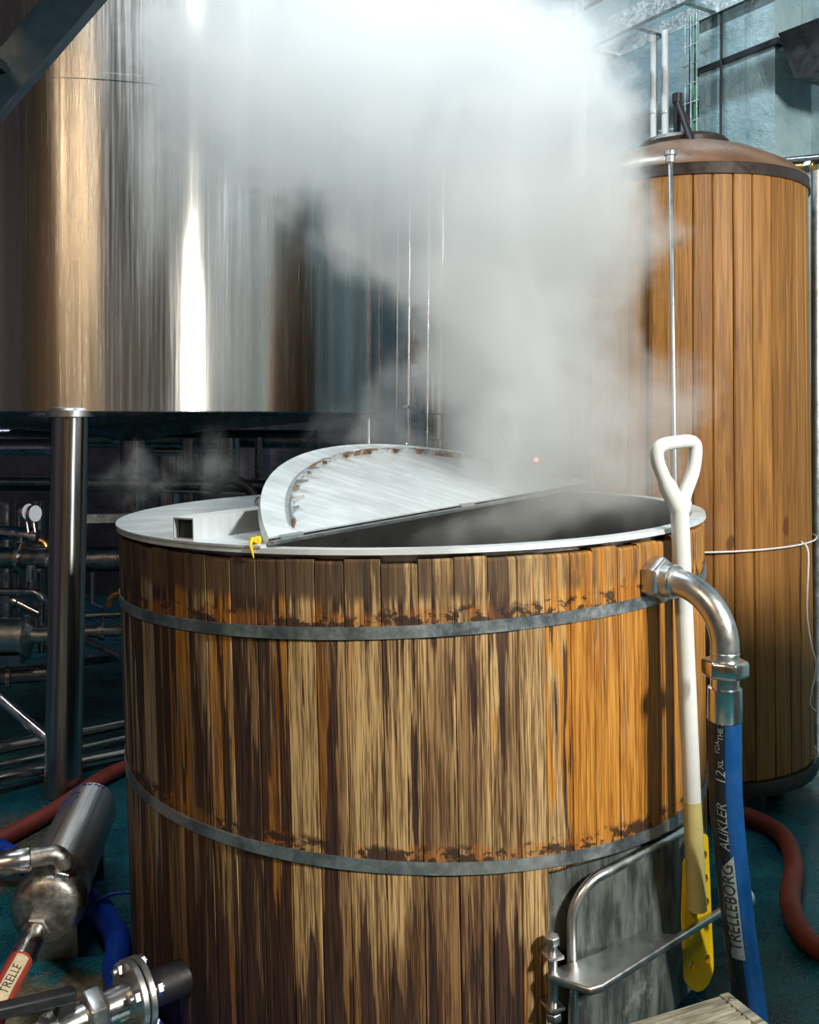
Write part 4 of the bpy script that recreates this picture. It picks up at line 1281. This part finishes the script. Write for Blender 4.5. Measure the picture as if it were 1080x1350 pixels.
# wall cable
p_ = W(950, 0, 0.262)
tag(MB().tube([(p_.x, p_.y, 1.5), (p_.x, p_.y, 2.4), (p_.x + .004, p_.y, 3.0), (p_.x, p_.y, ZC)], 0.006, 8).build('cable', 'blackmet', None, 60), 'single dark cable hanging down the teal pilaster', 'cable')
# cable loop over the tray
tag(MB().tube(spline([W(672, 110, 0.42), W(690, 70, 0.42), W(722, 40, 0.42), W(770, 12, 0.42), W(830, -20, 0.42)], 8), 0.009, 10).build('cable', 'black', None, 60), 'black cable sweeping up over the cable tray', 'cable')
# dark steel bracket box
bk = thing('steel_bracket', 'dark steel bracket box fixed high on the teal wall', 'bracket', W(1055, 70, 0.2))
oo = [W(1026, 44, 0.30), W(1120, 8, 0.30), W(1120, 96, 0.30), W(1048, 104, 0.30)]
MB().poly(oo, WN * 0.28).build('body', 'blackmet', bk, 0)
# yellow hooks
for px, py, dx, lb in ((1031, 158, 0.018, 'small yellow tag hooked on the peeling wall'), (1043, 163, 0.03, 'longer yellow tag hooked on the peeling wall')):
    q = W(px, py, 0.06)
    o = thing('yellow_tag', lb, 'tag', q)
    MB().tube([q - WU * -dx, q + upv * 0.008, q + WU * -dx + upv * -0.004], [0.008, 0.012, 0.007], 8).build('head', 'yellow_bit', o, 40)
    MB().tube([q, q - upv * 0.07 + WN * 0.02, q - upv * 0.16 + WN * 0.03], 0.002, 6).build('wire', 'blackmet', o, 40)
# pipe with brass union at the right edge
o = thing('water_pipe', 'grey water pipe with brass union beside the tank cover', 'pipe', W(1060, 222, 0.12))
MB().cyl(W(1012, 216, 0.28), W(1130, 205, 0.28), 0.020, n=16).build('pipe_wall', 'dark_pipe', o, 40)
MB().tube([W(1048, 222, 0.28), W(1075, 220, 0.28)] , 0.020, 14).build('union', 'brass', o, 40)
MB().hexnut(W(1063, 221, 0.28), -WU, 0.035, 0.030).build('hex_nut', 'satin', o, 20)
wp = W(1077, 226, 0.28)
MB().cyl(wp, (wp.x, wp.y, 0.0), 0.022, n=16).build('drop_pipe', 'satin', o, 40)

# ================================================================= overhead stair, upper left
sa, sbb = P(130 + 26 - 40, -28 - 40, 1.9), P(-60 - 20, 190, 1.9)
st_ = thing('steel_stair', 'dark blue steel stair slanting overhead', 'stair', (sbb.x, sbb.y, 0))
su, sl = P(560, -532, 1.9), P(-1125, 1408, 1.9)
for yy in (0.0, -0.68):
    MB().beam(su + Vector((0, yy, 0)), sl + Vector((0, yy, 0)), 0.03, 0.088, (0.3, 0, 1)).build('stringer', 'navy', st_, 0, bevel=0.003)
for k in range(17):
    c_ = su.lerp(sl, (k + 0.48) / 17.0)
    MB().box((c_.x - 0.20, 1.90 - 0.68, c_.z - 0.010), (c_.x - 0.006, 1.888, c_.z + 0.010)).build('tread', 'blackmet', st_, 0)

# ================================================================= pipework under and behind the steel tank
def hpipe(pts, r, label, mat='dark_pipe', name='process_pipe', clamps=(), n=16, smooth=True):
    pts = [Vector(p) for p in pts]
    o = thing(name, label, 'pipe', pts[0])
    MB().tube(pts, r, n).build('pipe_wall', mat, o, 50)
    for cfrac in clamps:
        i = min(int(cfrac * (len(pts) - 1)), len(pts) - 2)
        fr = cfrac * (len(pts) - 1) - i
        c_ = pts[i].lerp(pts[i + 1], fr); d_ = (pts[i + 1] - pts[i]).normalized()
        cl = MB().lathe(c_ - d_ * 0.012, d_, [(0, r * 1.15), (0.004, r * 1.5), (0.020, r * 1.5), (0.024, r * 1.15)], 20).build('clamp', 'steel', o, 40)
        MB().cyl(c_ + upv * r * 1.3, c_ + upv * (r * 1.3 + 0.03), 0.006, n=8).build('wing_nut', 'steel', cl, 40)
    return o
hpipe([P(-40, 590, 4.5), P(62, 590, 4.5), P(64, 590, 4.5), P(80, 590, 4.5)], [0.040, 0.040, 0.042, 0.066], 'steel reducer cone on a thick pipe under the tank', 'violet_pipe')
hpipe([P(-60, 577, 5.3), P(420, 579, 5.3)], 0.052, 'thick dark pipe close under the tank bottom')
hpipe([P(-60, 634, 4.2), P(420, 640, 4.2)], 0.018, 'thin dark pipe running along the support channel')
tag(MB().beam(P(-60, 640, 4.3), P(420, 642, 4.3), 0.05, 0.06).build('support_channel', 'navy', None, 0), 'dark blue support channel crossing under the tank', 'channel')
for px, y, r, lb in ((8, 4.5, 0.028, 'dark upright pipe farthest from the round tank leg'), (24, 4.6, 0.02, 'dark upright pipe behind the gauges'), (50, 4.55, 0.034, 'dark upright pipe closest to the round tank leg')):
    p_ = P(px, 600, y)
    hpipe([(p_.x, y, 0.95), (p_.x, y, 0.3)], r, lb, 'dark_pipe', 'upright_pipe')
# manifold with two gauges
hpipe([P(-30, 700, 4.0), P(18, 703, 4.0), P(50, 708, 4.0)], 0.030, 'short bright manifold under the two gauges', 'violet_pipe', clamps=(0.3,))
for px, py, lb in ((37, 675, 'round white gauge on a thin stem, farther from the leg'), (46, 677, 'round white gauge on a thin stem, nearer the leg')):
    q = P(px, py, 3.96)
    gd = Vector((0.90, -0.42, 0.05)).normalized()
    o = thing('pressure_gauge', lb, 'gauge', P(px, 703, 3.98))
    MB().lathe(q - gd * 0.02, gd, [(0, 0.036), (0.018, 0.038), (0.022, 0.036)], 28).build('case', 'steel', o, 40)
    MB().lathe(q + gd * 0.0025, gd, [(0, 0.034), (0.001, 0.034)], 28).build('dial', 'dial', o, 40)
    MB().cyl(q - gd * 0.01 - upv * 0.034, Vector((q.x, q.y, P(px, 702, 3.96).z)), 0.007, n=10).build('stem', 'steel', o, 40)
hpipe([P(-40, 735, 3.9), P(5, 735, 3.9), P(40, 736, 3.9), P(64, 735, 3.9)], 0.045, 'thick dark pipe with clamp below the gauges', 'dark_pipe', clamps=(0.55,))
hpipe(spline([P(52, 712, 3.95), P(58, 716, 3.95), P(61, 724, 3.95), P(61, 735, 3.95)], 5), 0.014, 'small brass bend beside the tank leg', 'brass')
hpipe([P(100, 738, 4.1), P(200, 736, 4.1)], 0.055, 'thick dark pipe between the leg and the wooden vat', 'dark_pipe')
tag(MB().beam(P(100, 684, 4.0), P(200, 682, 4.0), 0.03, 0.036).build('support_channel', 'galv', None, 0), 'pale grey support channel between the leg and the wooden vat', 'channel')
hpipe([P(41, 745, 3.85), P(41, 775, 3.85)] + arc(P(48, 776, 3.85), (-1, 0, 0), (0, 0, -1), 0.022, 0.0, 1.2, 6) + [P(75, 800, 3.85)], 0.020, 'polished swan-neck pipe beside the tank leg', 'violet_pipe')
hpipe([P(15, 790, 3.8), P(70, 818, 3.8)], 0.018, 'polished slanting pipe below the swan-neck', 'violet_pipe', clamps=(0.1,))
hpipe([P(-30, 780, 3.755), P(40, 780, 3.755)] + arc(P(41, 795, 3.755), (0, 0, 1), (1, 0, 0), 0.045, 0, PI / 2, 6) + [P(56, 860, 3.755)], 0.016, 'dark bent pipe round the horizontal cylinder', 'dark_pipe')
o = thing('filter_housing', 'horizontal stainless filter cylinder with end clamps near the floor', 'filter', P(0, 860, 3.7))
MB().lathe(P(-40, 838, 3.7), (1, 0, 0), [(0, 0.06), (0.0, 0.068), (0.21, 0.068), (0.214, 0.078), (0.228, 0.078), (0.232, 0.05), (0.25, 0.03), (0.36, 0.03)], 32).build('body', 'satin', o, 40)
MB().beam(P(-40, 868, 3.7), P(34, 866, 3.7), 0.10, 0.035).build('cradle', 'dark_pipe', o, 0)
hpipe([P(105, 833, 3.9), P(190, 829, 3.9)], 0.026, 'steel pipe with clamp between leg and vat', 'steel', clamps=(0.35,))
hpipe([P(105, 812, 4.0), P(190, 808, 4.0)], 0.014, 'thin steel pipe above the clamped pipe', 'steel')
hpipe([P(108, 842, 3.85), P(160, 866, 3.7)], 0.014, 'thin slanting steel pipe between leg and vat', 'dark_pipe')
tag(MB().beam(P(100, 872, 3.8), P(190, 862, 3.95), 0.05, 0.03).build('support_channel', 'dark_pipe', None, 0), 'low dark steel channel between the leg and the wooden vat', 'channel')
hpipe([P(-40, 893, 3.75), P(80, 886, 3.85)], 0.036, 'thick dark pipe below the filter cylinder', 'dark_pipe', clamps=(0.42,))
hpipe([P(-15, 908, 3.60), P(75, 985, 3.50)], 0.020, 'polished slanting pipe running down to the tank leg', 'violet_pipe')
hpipe([P(-60, 998, 3.42), P(200, 946, 4.05)], 0.024, 'steel pipe low over the floor, topmost of the parallel run', 'steel')
hpipe([P(-60, 1022, 3.38), P(200, 965, 3.98)], 0.016, 'steel pipe low over the floor, middle of the parallel run', 'steel')
hpipe([P(-60, 1040, 3.30), P(200, 985, 3.80)], 0.026, 'steel pipe lying on the floor, lowest of the parallel run', 'steel')
hpipe(spline([P(143, 800, 3.95), P(146, 790, 3.95), P(156, 782, 3.95), P(175, 780, 3.95)], 5), 0.014, 'small pale hose bend beside the wooden vat', 'brass')
hpipe([P(122, 748, 4.3), P(122, 795, 4.3), P(135, 800, 4.25)], 0.008, 'hair-thin bright upright pipe between leg and vat', 'violet_pipe')
# clutter over the cover plate
for px, y, r, z0_, z1_, lb in ((250, 5.0, 0.040, 0.3, 1.24, 'dark upright pipe seen over the cover plate'), (302, 5.0, 0.06, 0.3, 1.24, 'thick steel upright pipe seen over the cover plate'),
                               (268, 5.4, 0.015, 0.3, 1.24, 'slim steel upright pipe behind the dark one'), (341, 5.2, 0.022, 0.3, 1.24, 'steel upright pipe beside the raised lid'), (184, 5.22, 0.012, 0.3, 1.24, 'hair-thin upright pipe between leg and steam')):
    p_ = P(px, 600, y)
    hpipe([(p_.x, y, z0_), (p_.x, y, z1_)], r, lb, 'dark_pipe', 'upright_pipe', clamps=(0.75,) if px == 341 else ())
hpipe([P(150, 580, 5.0), P(178, 580, 5.0)], 0.022, 'short bright pipe stub under the tank', 'steel')
hpipe([P(205, 594, 5.5), P(250, 594, 5.5)], 0.03, 'short pale pipe behind the cover plate', 'steel')
o = thing('control_box', 'grey control box with a small window behind the cover plate', 'control box', P(281, 640, 5.6))
MB().box((P(268, 0, 5.6).x, 5.55, P(0, 640, 5.6).z), (P(294, 0, 5.6).x, 5.7, P(0, 560, 5.6).z)).build('case', 'navy', o, 0, bevel=0.004)
MB().box((P(273, 0, 5.55).x, 5.535, P(0, 603, 5.55).z), (P(288, 0, 5.55).x, 5.552, P(0, 592, 5.55).z)).build('window_pane', 'dial', o, 0)
hpipe([P(215, 647, 4.2), P(335, 651, 4.2)], 0.008, 'hair-thin bright pipe just over the cover plate', 'steel')
tag(MB().tube(spline([P(283, 652, 3.9), P(292, 637, 3.9), P(306, 632, 3.9), P(322, 640, 3.9), P(334, 656, 3.9), P(340, 700, 3.9)], 6), 0.022, 14).build('rubber_hose', 'black', None, 60), 'black rubber hose arching behind the cover plate', 'hose')

# ================================================================= unseen things added for the steel to mirror and to shade the right
def far_tank(loc, r, h, label):
    o = thing('mirrored_tank', label, 'tank', loc)
    NB_ = 28
    for k in range(NB_):
        a, b = 2 * PI * k / NB_ + 0.006, 2 * PI * (k + 1) / NB_ - 0.006
        ob = MB().rings([[(math.sin(t_) * rr, -math.cos(t_) * rr, z) for t_, rr in ((a, r), (b, r), (b, r - 0.03), (a, r - 0.03))] for z in (0.0, h)]).build('stave', 'tank_wood', o, 0, local=True)
        ob.color = (0.5, random.random(), random.random(), 1)
    MB().lathe((0, 0, 0), (0, 0, 1), [(h, r + 0.01), (h + 0.04, r + 0.01), (h + 0.12, 0.1)], 40).build('domed_cover', 'dome', o, 40, local=True)
    return o
far_tank((-1.35, -1.9, 0), 0.42, 2.6, 'unseen boarded tank added behind the viewer for the steel to mirror')  # added out of view to put a yellow streak in the steel

cab = thing('blocker_cabinet', 'unseen cabinet-shaped light blocker added beside the viewer', 'cabinet', (1.62, 1.45, 0))  # added out of view to block the key lamp and shade the lower right
MB().box((1.36, 1.02, 0.08), (1.90, 1.88, 1.46)).build('body', 'panelgrey', cab, 0, bevel=0.006)
MB().box((1.345, 1.05, 0.11), (1.361, 1.85, 1.43)).build('door', 'panelgrey', cab, 0, bevel=0.003)
MB().box((1.325, 1.10, 0.75), (1.346, 1.13, 0.87)).build('handle', 'black', cab, 0, bevel=0.004)
MB().box((1.38, 1.04, 0.0), (1.88, 1.86, 0.082)).build('plinth', 'black', cab, 0)

# lamp housings (the tubes themselves are the lights above)
def housing(c_, d_, L, label, tilt=Vector((0, 0, 1))):
    o = thing('ceiling_lamp', label, 'lamp', c_)
    d_ = Vector(d_).normalized()
    a_, b_ = c_ - d_ * L / 2 + tilt * 0.05, c_ + d_ * L / 2 + tilt * 0.05
    MB().beam(a_, b_, 0.12, 0.06).build('housing', 'white', o, 0, bevel=0.006)
    for k in (-1, 1):
        q_ = c_ + d_ * (k * L * 0.35)
        MB().cyl(q_ + tilt * 0.08, (q_.x, q_.y, ZC), 0.006, n=8).build('hanger', 'galv', o, 40)
housing(KEY + upv * 0.03, (0.57, -0.82, 0), 0.5, 'short twin tube lamp hanging beside the viewer', (KEY - Vector((0.1, 2.6, 0.8))).normalized())
housing(OVER + upv * 0.02, WU, 1.6, 'long tube lamp over the steaming vat')
housing(SIDE + upv * 0.02, (1, 0, 0), 1.5, 'long tube lamp between the stair and the steel tank')
housing(REAR + upv * 0.02, (1, 0, 0), 1.5, 'unseen warm fill lamp added by the tan wall')
housing(DEEP + upv * 0.02, (1, 0, 0), 1.3, 'long tube lamp over the dark pipework')

# ================================================================= steam
def steam():
    mt = bpy.data.materials.new('steam_vapour')
    mt.use_nodes = True
    nt = mt.node_tree
    nt.nodes.clear()
    out = nt.nodes.new('ShaderNodeOutputMaterial')
    pv = nt.nodes.new('ShaderNodeVolumePrincipled')
    pv.inputs['Color'].default_value = (0.975, 0.992, 1.0, 1)
    pv.inputs['Density'].default_value = 1.0
    pv.inputs['Anisotropy'].default_value = 0.15
    nt.links.new(pv.outputs[0], out.inputs['Volume'])
    ng = bpy.data.node_groups.new('steam_field', 'GeometryNodeTree')
    ng.interface.new_socket('Geometry', in_out='INPUT', socket_type='NodeSocketGeometry')
    ng.interface.new_socket('Geometry', in_out='OUTPUT', socket_type='NodeSocketGeometry')
    t = NT(ng)
    go = t.new('NodeGroupOutput')
    pos = t.new('GeometryNodeInputPosition').outputs[0]
    # blobs: pixel, depth, radii (px across, px up, metres deep), strength
    B = [(690, 640, 2.75, 170, 60, 0.45, 0.62), (665, 540, 2.85, 110, 110, 0.40, 0.85), (650, 420, 2.95, 130, 150, 0.45, 1.0), (640, 300, 3.0, 170, 150, 0.45, 1.05),
         (600, 190, 3.0, 210, 150, 0.45, 1.05), (730, 240, 2.95, 140, 140, 0.30, 0.72), (480, 110, 3.0, 230, 120, 0.40, 0.95), (330, 110, 2.9, 130, 140, 0.36, 1.25), (285, 40, 2.9, 90, 110, 0.30, 1.1), (290, 170, 2.9, 75, 70, 0.25, 0.95), (840, 400, 2.85, 85, 240, 0.14, 0.50),
         (560, 40, 3.1, 260, 120, 0.55, 1.1), (700, 90, 3.1, 110, 90, 0.4, 0.34), (770, 420, 2.85, 90, 190, 0.20, 0.85), (790, 590, 2.85, 110, 110, 0.20, 0.75), (740, 560, 2.85, 120, 110, 0.25, 0.6),
         (480, 240, 2.95, 80, 110, 0.22, 0.75), (420, 540, 3.1, 130, 60, 0.2, 0.36),
         (500, 565, 3.0, 90, 36, 0.15, 0.48), (195, 640, 3.05, 90, 60, 0.15, 0.60), (860, 490, 2.9, 80, 60, 0.12, 0.50), (300, 620, 3.2, 130, 40, 0.15, 0.34), (640, 690, 2.5, 260, 40, 0.5, 0.36)]
    # domain warp
    wn = t.new('ShaderNodeTexNoise'); t.put(wn.inputs['Vector'], pos); wn.inputs['Scale'].default_value = 3.0; wn.inputs['Detail'].default_value = 3.0
    wv = t.vm('SCALE', t.vm('SUBTRACT', wn.outputs['Color'], (0.5, 0.5, 0.5)))
    wv.node.inputs['Scale'].default_value = 0.34
    pw = t.vm('ADD', pos, wv)
    tot = None
    for px, py, y, rx, ry, rz, s_ in B:
        c_ = P(px, py, y)
        k = t.vm('MULTIPLY', t.vm('SUBTRACT', pw, tuple(c_)), (F / (rx * y), 1.0 / rz, F / (ry * y)))
        d2 = t.vm('DOT_PRODUCT', k, k, 1)
        g = t.mul(t.m('EXPONENT', t.mul(d2, -1.4)), s_)
        tot = g if tot is None else t.add(tot, g)
    n1 = t.noise(pw, 4.2, 5, 0.58)
    n2 = t.noise(pw, 12.0, 4, 0.6)
    nn = t.add(t.mul(n1, 0.74), t.mul(n2, 0.26))
    f_ = t.add(tot, t.mul(t.sub(nn, 0.5), 3.4))
    dens = t.mul(t.mul(t.ss(f_, 0.36, 0.92), t.ss(tot, 0.04, 0.30)), 3.9)
    vc_ = t.new('GeometryNodeVolumeCube')
    t.put(vc_.inputs['Density'], dens)
    vc_.inputs['Min'].default_value = (-1.30, 2.02, 0.95)
    vc_.inputs['Max'].default_value = (1.40, 3.95, 2.95)
    for k, r_ in zip(('Resolution X', 'Resolution Y', 'Resolution Z'), (200, 130, 160)): vc_.inputs[k].default_value = r_
    sm = t.new('GeometryNodeSetMaterial')
    sm.inputs['Material'].default_value = mt
    ng.links.new(vc_.outputs[0], sm.inputs[0])
    ng.links.new(sm.outputs[0], go.inputs[0])
    me = bpy.data.meshes.new('steam')
    me.materials.append(mt)
    o = bpy.data.objects.new('steam', me)
    COL.objects.link(o)
    md = o.modifiers.new('field', 'NODES')
    md.node_group = ng
    tag(o, 'white steam billowing up from the open vat', 'steam', kind='stuff')
steam()
